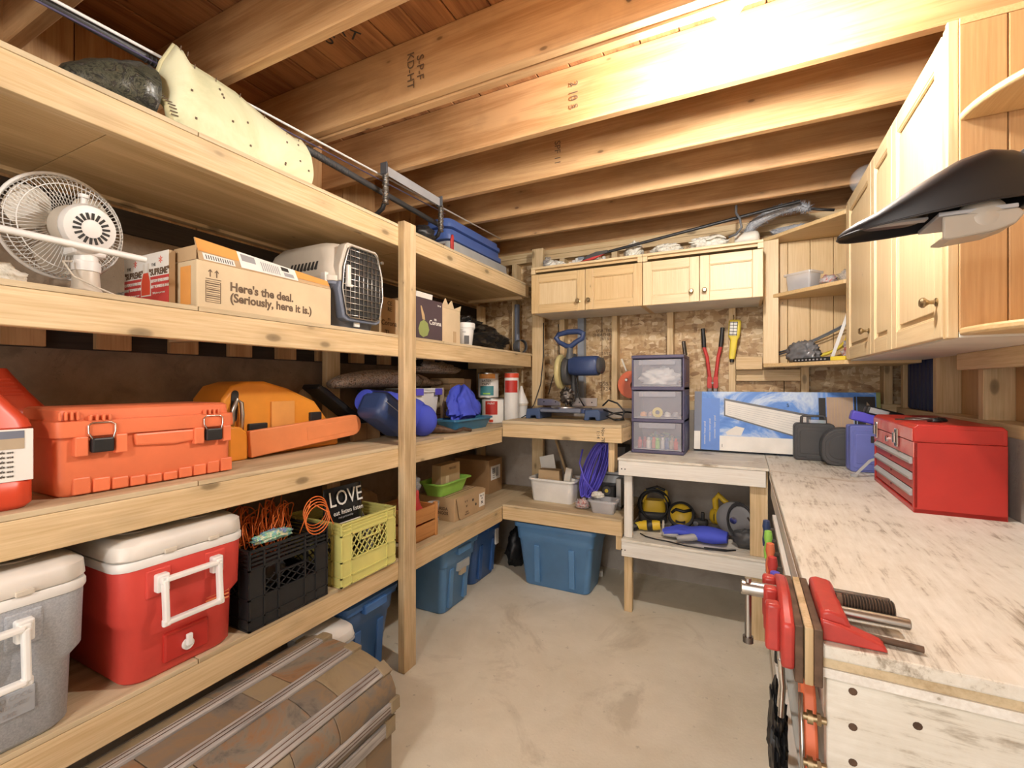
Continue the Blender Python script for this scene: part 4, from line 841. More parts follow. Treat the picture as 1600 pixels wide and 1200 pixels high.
for k in range(len(top)-1):
    p = Vector(fp(k, 1, .0)); b.bar(p+Vector((.01, -.007, -.012)), p+Vector((.011, -.007, .002)), .002, .002)
for i in range(3, nz): p = Vector(fp(0, i/nz, .0)); b.bar(p+Vector((-.008, -.008, 0)), p+Vector((.012, -.008, .003)), .0025, .0025)
for k in range(14):
    kk = rnd.randrange(2, 11); f = rnd.uniform(.1, .9); p = Vector(fp(kk, f, -.0015)); b.bx(p.x, p.y, p.z, .005, .003, .006)
mk(b, 'stitches', 'inkbrown', t)
rings = []
for k in range(8): rings.append([(bot[0][0]+.0+.004*k+.0, .03+.02*k, .0), (bot[0][0]-.0+.006*k, .03+.02*k, .06-.004*k), (bot[0][0]+.05, .03+.02*k, .065-.004*k), (bot[0][0]+.06, .03+.02*k, .0)])
mk(B().loft(rings), 'folded_edge', 'foamedge', t, smooth=40)
t = left('camo_bag', 'shiny dark camouflage roll stuffed behind the foam pad', 'bag', -1.50, .70, S1)
rings = []
for k in range(15):
    f = k/14; x = -.165+.20*f; rr = .022+.074*f**.6*(1 if f < .9 else .93)
    rings.append([(x, .10+rr*1.1*math.cos(a)*(1+.1*noise.noise(Vector((k*.5, a*2, 1)))), max(.0, rr*.95+rr*math.sin(a)*(1+.12*noise.noise(Vector((k*.5, a*2, 5)))))) for a in [2*PI*j/30 for j in range(30)]])
mk(B().loft(rings), 'bag_body', 'camo', t, smooth=70)
t = mk(B().tube([(-1.615, -.3, 2.39), (-1.62, .6, 2.375), (-1.62, 1.4, 2.352), (-1.62, 2.27, 2.326)], .0145, 12), 'corrugated_tube', 'charcoal', None, smooth=180); tag(t, 'long black corrugated tube lying on the top shelf hooks', 'tube')
b = B(); 
for k in range(70):
    y = .75+k*.0115; z = 2.375-(y-.6)*.0288
    b.at(Tm((-1.62, y, z-.0), rx=90)).lathe([(.0146, -.002), (.0165, 0), (.0146, .002)], 12)
mk(b, 'corrugation', 'charcoal', t, smooth=180)
tag(mk(B().cyl((-1.595, -.2, 2.352), (-1.595, 2.98, 2.446), .0045, n=8), 'thin_rod', 'white', None, smooth=180), 'thin white fishing rod above the black tube', 'rod') 
tag(mk(B().cyl((-1.585, -.1, 2.325), (-1.585, 2.27, 2.392), .003, n=8), 'thin_rod', 'purple', None, smooth=180), 'thin purple fishing rod just below the white one', 'rod')
tag(mk(B().cyl((-1.61, 1.28, 2.19), (-1.60, 1.92, 2.162), .009, n=8), 'dark_rod', 'black', None, smooth=180), 'black rod lowest of the poles on the top shelf', 'rod')
t = left('hook_rack', 'pair of tape-wrapped ceiling hooks joined by a flat grey bar', 'rack', -1.55, 1.94, 2.449)
for x in (-.22, .235):
    hp = [(x, 0, 0), (x, 0, -.08), (x, 0, -.17), (x, .02, -.215), (x, .06, -.238), (x, .11, -.232), (x, .14, -.20)]
    hk = mk(B().tube(hp, .011, 8), 'hook', 'black', t, smooth=180)
    b = B()
    for k in range(14): b.at(Tm((x, 0, -.05-.011*k))).lathe([(.0125, -.005), (.015+.002*(k % 3), 0), (.0125, .005)], 9)
    mk(b, 'foil_wrap', 'steel', hk, smooth=40)
    mk(B().box(x-.016, x-.008, -.02, .02, -.055, .0), 'bracket_plate', 'gunmetal', t, .002)
mk(B().box(-.21, .225, -.004, .0, -.055, -.01), 'cross_bar', 'grey', t, .001)
# lids
def tub_lid(label, x, y, z, w, d, h, mat, rot):
    t = thing('tote_lid', label, 'lid', (x, y, z), 0, None, (R(rot[0]), R(rot[1]), R(90+rot[2])))
    mk(B().loft([rrect(w-.03, d-.03, .05, 0, 0, d/2), rrect(w, d, .05, .004, 0, d/2), rrect(w, d, .05, h*.45, 0, d/2), rrect(w-.025, d-.025, .05, h*.5, 0, d/2), rrect(w-.03, d-.03, .05, h*.95, 0, d/2), rrect(w-.06, d-.06, .05, h, 0, d/2)]), 'lid_shell', mat, t, smooth=45)
    mk(B().box(w/2-.03, w/2+.012, d*.35, d*.65, .002, h*.42), 'lid_grip', mat, t, .003); return t
tub_lid('grey tote lid at the bottom of the lid stack on the top shelf', -1.575, 2.72, S1, .80, .24, .115, 'greylid', (0, 0, 0))
tub_lid('blue tote lid in the middle of the lid stack on the top shelf', -1.59, 2.67, S1+.116, .70, .22, .075, 'lidblue', (0, 0, 0))
tub_lid('blue tote lid topmost of the lid stack on the top shelf', -1.59, 2.66, S1+.192, .68, .21, .062, 'lidblue', (0, 0, 0))
tag(mk(B().blob((0, 0, .05), .06, .07, .045, .25, 3, 91), 'dark_bag', 'black', smooth=180, loc=(-1.565, 2.03, S1)), 'small dark bag left of the lid stack on the top shelf', 'bag')
tag(mk(B().tube([(-1.53, 2.255, S1+.009), (-1.525, 2.245, S1+.07), (-1.53, 2.262, S1+.105), (-1.54, 2.28, S1+.10), (-1.54, 2.28, S1+.009)], .008, 7), 'red_hoop', 'shirtred', smooth=180), 'red hooped handle standing before the tote lids', 'handle')
tag(mk(B().blob((0, 0, .03), .06, .2, .05, .4, 3, 93, 50, 30), 'plastic_film', 'wrap', smooth=180, loc=(-1.70, 1.45, S1)), 'crumpled clear plastic film under the black tube', 'film')

# ---------------------------------------------------------------- on the floor at the left
# trunk
t = thing('storage_chest', 'dome-lidded wooden trunk with slate panels at the bottom left', 'trunk', (-1.31, .785, 0))
yl, yh = -.46, .455
lidp = [(-.235, .25), (-.238, .33), (-.215, .385), (-.17, .412), (-.10, .424), (.02, .424), (.10, .418), (.165, .402), (.215, .372), (.235, .335), (.238, .25)]
mk(B().prism(lidp, yl, yh, 'xz') if False else B().loft([[(x, yl, z) for x, z in lidp], [(x, yh, z) for x, z in lidp]]), 'lid_core', 'slate', t, smooth=40)
mk(B().box(-.225, .228, yl+.008, yh-.008, .012, .246), 'chest_body', 'slate', t, .004)
def along(i0, i1, f): return None
def lp(s):  # point on the lid profile by arclength fraction, with outward normal
    P2 = [Vector((x, z)) for x, z in lidp]; L_ = [0]
    for a, c in zip(P2, P2[1:]): L_.append(L_[-1]+(c-a).length)
    s *= L_[-1]
    for i in range(len(P2)-1):
        if s <= L_[i+1]+1e-9:
            f = (s-L_[i])/(L_[i+1]-L_[i]); p = P2[i].lerp(P2[i+1], f); d_ = (P2[i+1]-P2[i]).normalized(); return p, Vector((-d_.y, d_.x))
def strip(s0, s1, y0, y1, h, mt, nm, n=4, bev=.003, lab=None):
    r0, r1 = [], []
    lo = []; 
    a = [lp(s0+(s1-s0)*k/n) for k in range(n+1)]
    poly = [tuple(p+nv*h) for p, nv in a]+[tuple(p-nv*.002) for p, nv in reversed(a)]
    return mk(B().loft([[(q[0], y0, q[1]) for q in poly], [(q[0], y1, q[1]) for q in poly]]), nm, mt, t, bev, smooth=35, label=lab)
sl = [(.135, .19), (.345, .40), (.55, .605), (.755, .81), (.925, .97)]
for s0, s1 in sl:
    strip(s0, s1, yl-.003, yh+.003, .012, 'greyslatY', 'slat')
    for q in (.33, .66): strip(s0+(s1-s0)*q-.0018, s0+(s1-s0)*q+.0018, yl+.04, yh-.04, .0128, 'rust', 'slat_groove', 1, 0)
    strip(s0-.006, s1+.006, yh-.035, yh+.006, .0155, 'brass' if False else 'slatetan', 'metal_end', bev=.002); strip(s0-.006, s1+.006, yl-.006, yl+.035, .0155, 'slatetan', 'metal_end', bev=.002)
pan = ['slate', 'slatetan', 'slaterust', 'slate', 'slatetan', 'slaterust']
gaps = [(.192, .343), (.402, .548), (.607, .753), (.812, .923)]
for gi, (s0, s1) in enumerate(gaps):
    y = yl; k = 0
    edges = [yl, -.2+.06*gi-.03, .06+.05*(gi % 3), .26-.05*(gi % 2), yh]
    for a, c in zip(edges, edges[1:]):
        strip(s0, s1, a+.0012, c-.0012, .0035+.0008*(k % 2), pan[(gi*2+k) % 6], 'slate_panel', 6, .0015); k += 1
b = B().box(.228, .239, yl+.008, yh-.008, .195, .24); mk(b, 'slat', 'greyslatY', t, .003)
mk(B().box(.228, .241, yh-.05, yh-.004, .19, .246), 'metal_end', 'slatetan', t, .002); mk(B().box(.228, .239, yl+.008, yh-.008, .02, .06), 'slat', 'greyslatY', t, .003)
for y in (-.3, -.05, .2): mk(B().box(.2285, .2325, y-.1, y+.12, .065, .19), 'slate_panel', pan[int(y*20) % 3], t, .001)
# totes
def tote(label, x, y, rz, w, d, h, mat, lid=None, tape=False, r=.04):
    t = thing('storage_tote', label, 'tote', (x, y, 0), rz); tp = .05
    rings = [rrect(w-2*tp-.015, d-2*tp-.015, r, 0, 0, d/2), rrect(w-2*tp, d-2*tp, r, .008, 0, d/2), rrect(w-tp*.7, d-tp*.7, r, h*.72, 0, d/2), rrect(w-.02, d-.02, r, h*.74, 0, d/2), rrect(w-.006, d-.006, r, h-.03, 0, d/2), rrect(w+.02, d+.02, r, h-.028, 0, d/2), rrect(w+.02, d+.02, r, h-.006, 0, d/2), rrect(w+.012, d+.012, r, h, 0, d/2), rrect(w-.012, d-.012, r, h, 0, d/2), rrect(w-.03, d-.03, r, h-.08, 0, d/2)]
    mk(B().loft(rings), 'tote_body', mat, t, smooth=40)
    if lid:
        mk(B().loft([rrect(w+.028, d+.028, r, h-.012, 0, d/2), rrect(w+.03, d+.03, r, h+.006, 0, d/2), rrect(w+.01, d+.01, r, h+.012, 0, d/2), rrect(w-.05, d-.05, r, h+.012, 0, d/2)]), 'lid', lid, t, smooth=40)
        mk(B().box(-.07, .07, -.028, .004, h-.05, h-.008), 'handle', lid, t, .006)
    for k in (-1, 1): mk(B().at(Tm((0, 0, 0), rx=3.5)).box(k*w*.22-.02, k*w*.22+.02, .0305, .06, .03, h*.66), 'rib', mat, t, .004)
    if tape:
        mk(B().at(Tm((0, 0, 0), ry=0)).box(-.03, .10, .0085, .024, h*.58, h*.70), 'tape_patch', 'greylid', t, label='grey tape patch'); mk(B().box(.0, .06, .007, .025, h*.5, h*.59), 'tape_patch', 'tan', t, label='tan tape patch')
    return t
tote('mid blue tote with patches of tape, first right of the front post', -1.552, 2.40, 90, .37, .40, .40, 'toteblue', 'toteblue', True)
tote('dark blue lidded tote at the far end under the lowest shelf', -1.60, 2.835, 90, .39, .42, .405, 'totedark', 'totedark')
mk(B().box(.09, .13, .0, .012, .22, .33), 'paper_label', 'paper', bpy.data.objects['storage_tote.001'])
tote('blue lidded tote just left of the front post, under the lowest shelf', -1.535, 1.615, 90, .33, .395, .395, 'blue', 'blue')
t3 = tote('open light blue tote standing under the corner shelf', -1.13, 2.845, 0, .56, .36, .435, 'toteblue')
tag(mk(B().blob((0, 0, .02), .19, .11, .035, .4, 3, 97, 40, 24), 'dark_clutter', 'junk', smooth=180, loc=(-1.13, 3.025, .356)), 'dark clutter filling the open light blue tote', 'clutter')
tag(mk(B().blob((0, 0, .13), .07, .12, .15, .3, 3, 98), 'black_bag', 'black', smooth=180, loc=(-1.55, 3.18, 0)), 'black bag on the floor between the two far totes', 'bag')
t = bin_('white_tub', 'white lidded tub between the trunk and the blue tote', 'tub', -1.44, 1.342, 0, .145, .25, .345, 'clearplastic', .02, rim=True)
mk(B().loft([rrect(.165, .28, .05, .346, 0, .125), rrect(.168, .285, .055, .352, 0, .125), rrect(.16, .275, .055, .378, 0, .125), rrect(.15, .24, .05, .386, 0, .125)]), 'lid', 'white', t, smooth=50)
tag(mk(B().box(-.028, .028, -.02, .02, 0, .045), 'white_block', 'white', None, .008, loc=(-.93, 3.24, 0), rot=(0, 0, .3)), 'small white block on the floor right of the open tote', 'block')
# ================================================================ CABINETS
def shaker(parent, x0, x1, z0, z1, y, mats, knob=None, nm='door', pm='maplepaleZ'):
    """framed door facing -y in the parent's frame; stiles, rails, panel and knob as sub-parts"""
    d = mk(B().box(x0+.055, x1-.055, y+.014, y+.0195, z0+.055, z1-.055), nm, pm, parent)
    mk(B().box(x0+.0015, x0+.057, y, y+.02, z0+.0015, z1-.0015), 'stile', mats[0], d, .003); mk(B().box(x1-.057, x1-.0015, y, y+.02, z0+.0015, z1-.0015), 'stile', mats[0], d, .003)
    mk(B().box(x0+.057, x1-.057, y+.0005, y+.02, z0+.0015, z0+.06), 'rail', mats[1], d, .003); mk(B().box(x0+.057, x1-.057, y+.0005, y+.02, z1-.06, z1-.0015), 'rail', mats[1], d, .003)
    for q in ((x0+.057, x0+.062, z0+.06, z1-.06), (x1-.062, x1-.057, z0+.06, z1-.06), (x0+.062, x1-.062, z0+.06, z0+.065), (x0+.062, x1-.062, z1-.065, z1-.06)):
        mk(B().box(q[0], q[1], y+.004, y+.012, q[2], q[3]), 'bead', mats[0], d, .0015)
    if knob:
        mk(B().at(Tm((knob[0], y, knob[1]), rx=90)).lathe([(.011, 0), (.012, .003), (.006, .006), (.005, .016), (.009, .022), (.0145, .028), (.0145, .033), (.010, .038), (.0, .0385)], 18), 'knob', 'brass', d, smooth=40)
    return d
for i, (xa, xm, xb, lab) in enumerate(((-1.378, -.973, -.588, 'left maple wall cabinet on the back wall above the miter saw'), (-.586, -.243, .103, 'right maple wall cabinet on the back wall above the drawer tower'))):
    t = thing('wall_cabinet', lab, 'cabinet', ((xa+xb)/2, 3.05, 1.887), 0, 'maple cabinets on the back wall'); w2 = (xb-xa)/2; xo = (xa+xb)/2; H = .335
    mk(B().box(-w2, -w2+.016, .021, .365, 0, H-.0165), 'side_panel', 'mapleZ', t, .001); mk(B().box(w2-.016, w2, .021, .365, 0, H-.0165), 'side_panel', 'mapleZ', t, .001)
    mk(B().box(-w2+.016, w2-.016, .021, .365, 0, .016), 'bottom_panel', 'offwhite', t, .001); mk(B().box(-w2+.016, w2-.016, .021, .35, H-.033, H-.0165), 'top_panel', 'mapleX', t, .001); mk(B().box(-w2+.016, w2-.016, .35, .364, .016, H-.05), 'back_panel', 'mapleX', t)
    mk(B().box(-w2, w2, -.004, .365, H-.016, H), 'top_edge', 'maplepaleX', t, .002); mk(B().box(-w2+.03, w2-.03, .20, .212, H-.05, H-.0165), 'top_rail', 'mapleX', t)
    for sx in (-1, 1): mk(B().box(sx*(w2-.015)-.015, sx*(w2-.015)+.015, 0, .02, H-.05, H-.0165), 'face_stile', 'maplepaleZ', t, .001)
    m = ('mapleZ', 'mapleX') if i == 0 else ('maplepaleZ', 'maplepaleX')
    shaker(t, -w2, xm-xo, 0, H-.052, 0, m, (xm-xo-.045, .065)); shaker(t, xm-xo, w2, 0, H-.052, 0, m, (xm-xo+.03, .065), pm='mapleZ' if i == 0 else 'maplepaleZ')
    if i == 1:
        pass
# right-hand run (front faces -X): rz -90 -> local x = -Y, local y = +X
t = thing('wall_cabinet_run', 'tall maple wall cabinets over the workbench with quarter-round end shelves', 'cabinet', (.48, 2.27, 1.50), -90)
Y2 = lambda y: 2.27-y
HB = .83
mk(B().box(Y2(2.947), Y2(1.59), .021, .318, 0, .016), 'bottom_panel', 'offwhite', t, .001); mk(B().box(Y2(2.947), Y2(1.59), .021, .318, HB-.018, HB), 'top_panel', 'mapleX', t, .001)
mk(B().box(Y2(2.947), Y2(2.93), .0, .318, .016, HB-.018), 'side_panel', 'mapleZ', t, .001); mk(B().box(Y2(2.128), Y2(2.112), .021, .318, .016, HB-.018), 'partition', 'mapleZ', t)
mk(B().box(Y2(2.93), Y2(1.60), .304, .318, .016, HB-.018), 'back_panel', 'mapleX', t)
for k, (y0, y1, kn) in enumerate(((2.425, 2.93, 2.45), (2.118, 2.423, None), (1.642, 2.116, 1.675))):
    d = shaker(t, Y2(y1), Y2(y0), .004, HB-.004, -.0, ('maplepaleZ', 'maplepaleX'), (Y2(kn), .108) if kn else None, pm='maplepaleZ')
    a, c = Y2(y1)+.075, Y2(y0)-.075
    mk(B().box(a, c, .005, .010, .085, HB-.09), 'raised_panel', 'maplepaleZ', d, .004)
mk(B().box(Y2(1.640), Y2(1.612), .002, .02, 0, HB), 'face_stile', 'mapleZ', t, .002); mk(B().box(Y2(1.610), Y2(1.594), -.002, .02, 0, HB), 'face_stile', 'maplepaleZ', t, .002)
y = .0205; k = 0
while y < .315:
    y1 = min(.318, y+.093); mk(B().box(Y2(1.606), Y2(1.590), y, y1-.002, 0.0165, HB-.0185), 'end_plank', 'panelwoodZ', t, .0025); y = y1; k += 1
for z in (.56, .005):
    pl = [(Y2(1.5895), .014)]+[(Y2(1.5895)+.30*math.sin(R(a)), .318-.304*math.cos(R(a))) for a in range(0, 91, 9)][0:]+[(Y2(1.5895), .318)]
    pl = [(Y2(1.5895)+.30*math.sin(R(a)), .318-.30*math.cos(R(a))) for a in range(0, 91, 6)]+[(Y2(1.5895), .318)]
    mk(B().prism(pl, z, z+.02, 'xy'), 'quarter_shelf', 'mapleX', t, .006, smooth=35)
mk(B().at(Tm((Y2(1.59), .068, .33), ry=90)).lathe([(.004, 0), (.007, .002), (.007, .004), (.003, .0045)], 14), 'screw_cap', 'grey', t)
# diagonal corner shelf unit
t = thing('corner_cabinet', 'open diagonal corner shelf unit of knotty pine in the back right corner', 'cabinet', (.30, 3.2, 1.485))
ox, oy = .30, 3.2
poly = [(.112-ox, 3.405-oy), (.112-ox, 3.30-oy), (.14-ox, 3.285-oy), (.476-ox, 2.955-oy), (.79-ox, 2.955-oy), (.79-ox, 3.405-oy)]
for z, nm in ((0, 'bottom_shelf'), (.43, 'middle_shelf'), (.792, 'top_shelf')):
    pl = poly if z != .43 else [(.132-ox, 3.38-oy), (.132-ox, 3.315-oy), (.476-ox, 2.98-oy), (.775-ox, 2.98-oy), (.775-ox, 3.38-oy)]
    mk(B().prism(pl, z, z+.022, 'xy'), nm, 'mapleX', t, .003, smooth=30)
mk(B().box(.112-ox, .128-ox, 3.312-oy, 3.405-oy, .023, .791), 'side_panel', 'mapleZ', t); mk(B().at(Tm((.153-ox, 3.287-oy, 0), rz=-12)).box(-.045, .040, 0, .016, .0225, .7915), 'face_stile', 'maplepaleZ', t, .002)
x = .13
while x < .77: mk(B().box(x-ox, min(.775, x+.118)-ox, 3.386-oy, 3.40-oy, .023, .791), 'back_plank', 'panelwoodZ' if False else 'mapleZ', t, .003); x += .12
y = 2.965
while y < 3.38: mk(B().box(.777-ox, .789-ox, y-oy, min(3.385, y+.118)-oy, .023, .791), 'back_plank', 'mapleZ', t, .003); y += .12
# corner unit contents
t = bin_('clear_bin', 'clear plastic bin of fittings on the middle shelf of the corner unit', 'bin', .285, 3.205, 1.9375, .15, .11, .105, 'clearplastic', .008, rim=True, rz=-38, r=.012)
tag(mk(B().blob((0, 0, .03), .036, .028, .03, .3, 4, 101, 36, 24), 'fittings', 'junk', smooth=180, loc=(.319, 3.248, 1.948)), 'grey fittings inside the clear bin of the corner unit', 'hardware')
tag(mk(B().blob((0, 0, .03), .07, .05, .05, .35, 4, 102, 40, 24), 'bag_of_hardware', 'wrap', smooth=180, loc=(.55, 3.14, 1.953)), 'clear bag of small hardware right of the clear bin', 'bag')
tag(mk(B().blob((0, 0, .02), .04, .035, .03, .35, 4, 112, 30, 20), 'loose_hardware', 'junk', smooth=180, loc=(.425, 3.10, 1.938)), 'loose small hardware beside the clear bin', 'hardware')
tag(mk(B().blob((0, 0, .05), .10, .05, .075, .3, 3, 103, 48, 30), 'grey_plastic_bag', 'greywrap', smooth=180, loc=(.315, 3.245, 1.508), rot=(0, 0, R(-43))), 'crumpled grey plastic bag on the bottom shelf of the corner unit', 'bag')
b = B(); b.tube([(.27+.30*math.sin(R(a)), 3.365-.0013*a, 1.515+.17*(1-math.cos(R(a)))*.9+.02) for a in range(0, 95, 8)], .009, 8); b.tube([(.29+.25*math.sin(R(a)), 3.35-.001*a, 1.512+.15*(1-math.cos(R(a)))*.9+.02) for a in range(0, 95, 8)], .009, 8)
tag(mk(b, 'yellow_hose', 'yellow', smooth=180), 'loops of yellow hose on the bottom shelf of the corner unit', 'hose')
b = B(); b.tube([(.20+.05*k, 3.375-.009*k, 1.58+.015*k+.0012*k*k) for k in range(8)], .005, 6); b.tube([(.20+.05*k, 3.362-.009*k, 1.565+.017*k+.001*k*k) for k in range(8)], .005, 6)
tag(mk(b, 'grey_cable', 'gunmetal', smooth=180), 'grey cables arching behind the yellow hose', 'cable')
tag(mk(B().bar((.445, 3.16, 1.515), (.525, 3.12, 1.80), .016, .004, (0, 1, 0)), 'white_strip', 'white'), 'thin white strip leaning across the yellow hose', 'strip')
t = thing('spirit_level', 'short black and yellow level along the bottom shelf edge', 'level', (.372, 3.085, 1.5085), -43); mk(B().box(-.15, .07, 0, .02, 0, .022), 'level_body', 'black', t, .002); mk(B().box(.07, .15, 0, .02, 0, .022), 'end_block', 'yellow', t, .002)
for k in range(9): mk(B().box(-.14+k*.022, -.13+k*.022, -.001, 0, .006, .014), 'scale_mark', 'grey', t)
tag(mk(B().blob((0, 0, .05), .05, .045, .07, .35, 4, 105, 36, 24), 'wire_tangle', 'junk', smooth=180, loc=(.535, 3.06, 1.508)), 'tangle of wire ends at the right of the bottom corner shelf', 'wire')
tag(mk(B().ell((0, 0, .073), .075, .075, .073, 32, 20), 'glass_globe', 'glass', smooth=180, loc=(.555, 2.86, 2.331)), 'clear glass lamp globe resting on top of the corner cabinets', 'globe')

# ---------------------------------------------------------------- on top of the back cabinets (top board z 2.222)
ZT = 2.223
for k, (x, rx, rz_, lb) in enumerate(((-1.235, .07, .035, 'crumpled pale drop cloth at the left end of the back cabinets'), (-.99, .10, .028, 'white cloth strips left of the paddle blade'), (-.67, .06, .07, 'white rag standing up behind the black pole'), (-.455, .095, .05, 'heap of folded pale rags in the middle of the back cabinets'), (-.20, .11, .055, 'heap of pale rags left of the white canister'))):
    b = B().blob((0, 0, rz_*.7), rx, .07, rz_, .35, 2.5, 120+k, 48, 28); rnd = random.Random(40+k)
    for q in range(16):
        a = rnd.uniform(-.45, .45); L_ = rnd.uniform(.35, .8)*rx; cx, cy, cz = rnd.uniform(-.5, .5)*rx, rnd.uniform(-.07, .04), rz_*rnd.uniform(.5, 1.35); ph = rnd.uniform(0, 6); r_ = rnd.uniform(.006, .015)
        b.tube([(cx+L_*(f-.5)*1.6*math.cos(a), cy+.02*math.sin(3*f+ph), max(r_, cz+L_*(f-.5)*1.2*math.sin(a)+.012*math.sin(5*f+ph))) for f in [i_/6 for i_ in range(7)]], [r_*.4, r_, r_*1.15, r_, r_*1.1, r_*.8, r_*.3], 7)
    tag(mk(b, 'rag_pile', 'ragwhite', smooth=70, loc=(x, 3.20, ZT)), lb, 'rags', 'rags on the back cabinets')
tag(mk(B().blob((0, 0, .05), .03, .06, .07, .3, 4, 130, 36, 24), 'plastic_wrap', 'wrap', smooth=180, loc=(-1.335, 3.27, ZT+.001)), 'clear plastic wrap standing at the left end of the back cabinets', 'film')
t = thing('paper_bundle', 'bundle of ribbed paper strips leaning at the back above the cabinets', 'paper', (-1.05, 3.33, ZT), 0)
for k in range(11): mk(B().box(-.14+k*.026, -.118+k*.026, 0, .02, .0, .085+.012*(k % 3)), 'strip', 'paper', t, .003)
t = thing('canister', 'white canister lying at the right end of the back cabinets', 'canister', (.03, 3.17, ZT+.045), 0); mk(B().at(Tm(ry=90)).lathe([(.0, -.08), (.035, -.08), (.043, -.07), (.044, .03), (.04, .045), (.025, .055), (0, .058)], 24), 'canister_body', 'offwhite', t, smooth=45)
t = thing('black_paddle', 'long black pole with a flat blade lying diagonally over the rags', 'pole', (-.84, 3.075, ZT), 0)
mk(B().cyl((-.02, 0, .045), (1.13, .03, .205), .0095, n=12), 'pole', 'black', t, smooth=60)
mk(B().prism([(-.16, .012), (-.08, .02), (.02, .045), (.02, .062), (-.06, .06), (-.13, .04)], -.012, .010), 'blade', 'charcoal', t, .004, smooth=40); mk(B().prism([(-.17, .004), (-.08, .008), (.0, .035), (-.08, .026)], -.016, .0), 'blade_edge', 'shirtred', t, .002)
mk(B().tube([(.80, -.02, .22), (.80, -.035, .17), (.82, -.045, .13), (.83, -.04, .08), (.80, -.02, .05), (.76, -.01, .04)], .007, 8), 'hook', 'gunmetal', t, smooth=180)
b = B(); rnd = random.Random(5)
path = [Vector(p) for p in ((.0, 3.26, 2.30), (.05, 3.24, 2.37), (.12, 3.22, 2.405), (.20, 3.2, 2.43), (.28, 3.18, 2.428), (.34, 3.17, 2.40))]
t = thing('duster', 'grey fluffy duster lying on top of the corner unit', 'duster', (.0, 3.26, 2.30), 0); o_ = Vector((.0, 3.26, 2.30))
core = B().tube([tuple(p-o_) for p in path], [.02, .028, .03, .03, .026, .016], 10)
for k in range(1500):
    i = rnd.randrange(len(path)-1); p = path[i].lerp(path[i+1], rnd.random())-o_; d = Vector((rnd.gauss(0, 1), rnd.gauss(0, 1), rnd.gauss(0, 1))).normalized(); q = p+d*rnd.uniform(.032, .052); s_ = d.orthogonal().normalized()*.0035
    core.add([tuple(p+s_), tuple(p-s_), tuple(q)], [(0, 1, 2)])
mk(core, 'fluff', 'duster', t); mk(B().tube([tuple(p-o_) for p in (Vector((.34, 3.17, 2.40)), Vector((.38, 3.16, 2.385)), Vector((.46, 3.15, 2.365)))], .008, 8), 'handle', 'black', t, smooth=180)
tag(mk(B().blob((0, 0, .02), .11, .04, .03, .4, 4, 133, 40, 24), 'grey_fleece', 'duster', smooth=180, loc=(.27, 3.30, 2.301)), 'grey fleece scrap under the duster', 'cloth')
tag(mk(B().box(-.07, .07, -.05, .05, 0, .055), 'dark_carton', 'cardbrown', None, .003, loc=(.02, 3.34, ZT)), 'small dark carton behind the white canister', 'box')
tag(mk(B().box(-.11, .11, -.012, .012, 0, .05), 'wood_offcut', 'pineX', None, .003, loc=(.52, 3.27, 2.2995), rot=(0, 0, .3)), 'pine offcut behind the duster on the corner unit', 'wood')

# ================================================================ SAW SHELF
ZS = 1.1305
t = thing('miter_saw', 'dark blue miter saw with a yellowed blade guard', 'saw', (-1.13, 3.03, ZS), 0)
for x in (-.235, .205):
    mk(B().prism([(x-.055, 0), (x-.045, .07), (x+.045, .075), (x+.06, .06), (x+.06, 0), (x+.03, 0), (x+.025, .022), (x-.015, .022), (x-.02, 0)], .01, .24), 'foot', 'sawblue', t, .006, smooth=35)
mk(B().box(-.18, .15, .03, .22, .045, .075), 'base_casting', 'navy', t, .006); mk(B().at(Tm((-.01, .12, 0))).lathe([(.10, .073), (.115, .075), (.115, .088), (.0, .089)], 32), 'turntable', 'steel', t, smooth=40)
mk(B().box(-.17, -.02, .0, .06, .05, .072), 'table_arm', 'greyblue', t, .006); mk(B().box(-.03, .13, -.0, .03, .05, .08), 'front_scale', 'greyblue', t, .006)
for x0, x1, ch in ((-.255, -.07, .06), (.02, .205, 0)):
    f_ = mk(B().prism([(x0, .089), (x1, .089), (x1, .118 if ch else .150), (x1-ch, .140 if ch else .150), (x0, .142 if ch else .150)], .145, .16), 'fence', 'pearl' if False else 'steel', t, .003)
    for q in (.3, .8): mk(B().cyl((x0+(x1-x0)*q, .1445, .118), (x0+(x1-x0)*q, .143, .118), .005, n=10), 'fence_hole', 'ink', f_)
mk(B().tube([(.01, .22, .08), (.01, .235, .20), (.02, .20, .33), (.03, .14, .46)], [.035, .03, .028, .026], 10), 'pivot_arm', 'gunmetal', t, smooth=60)
mk(B().tube([(.03, .16, .12), (.04, .13, .22), (.04, .12, .33)], [.018, .022, .02], 8), 'lower_link', 'charcoal', t, smooth=60)
g = B()   # blade guard disc in the y-z plane
prof = [(.09*math.cos(R(a)), .335+.128*math.sin(R(a))) for a in range(0, 360, 15)]
prof = [(.105*math.cos(R(a))+.06, .335+.125*math.sin(R(a))) for a in range(0, 360, 12)]
mk(B().prism(prof, -.052, -.018, 'yz'), 'blade_guard', 'ivory' if False else 'yellowguard', t, .012, smooth=40)
for k in (.6, .8): mk(B().prism([((p[0]-.06)*k+.06, (p[1]-.335)*k+.335) for p in prof], -.055, -.0515, 'yz'), 'guard_ridge', 'yellowguard', t, .002, smooth=40)
mk(B().prism([(.09*math.cos(R(a))+.08, .34+.10*math.sin(R(a))) for a in range(0, 360, 12)], -.012, .03, 'yz'), 'gearbox', 'charcoal', t, .008, smooth=40)
mk(B().at(Tm((.045, .07, .375), ry=90, rz=-6)).loft([rrect(.12, .125, .04, z) for z in (0, .02)]+[rrect(.135, .135, .045, .03), rrect(.135, .135, .045, .19), rrect(.115, .115, .045, .205)]), 'motor_housing', 'navy', t, smooth=45)
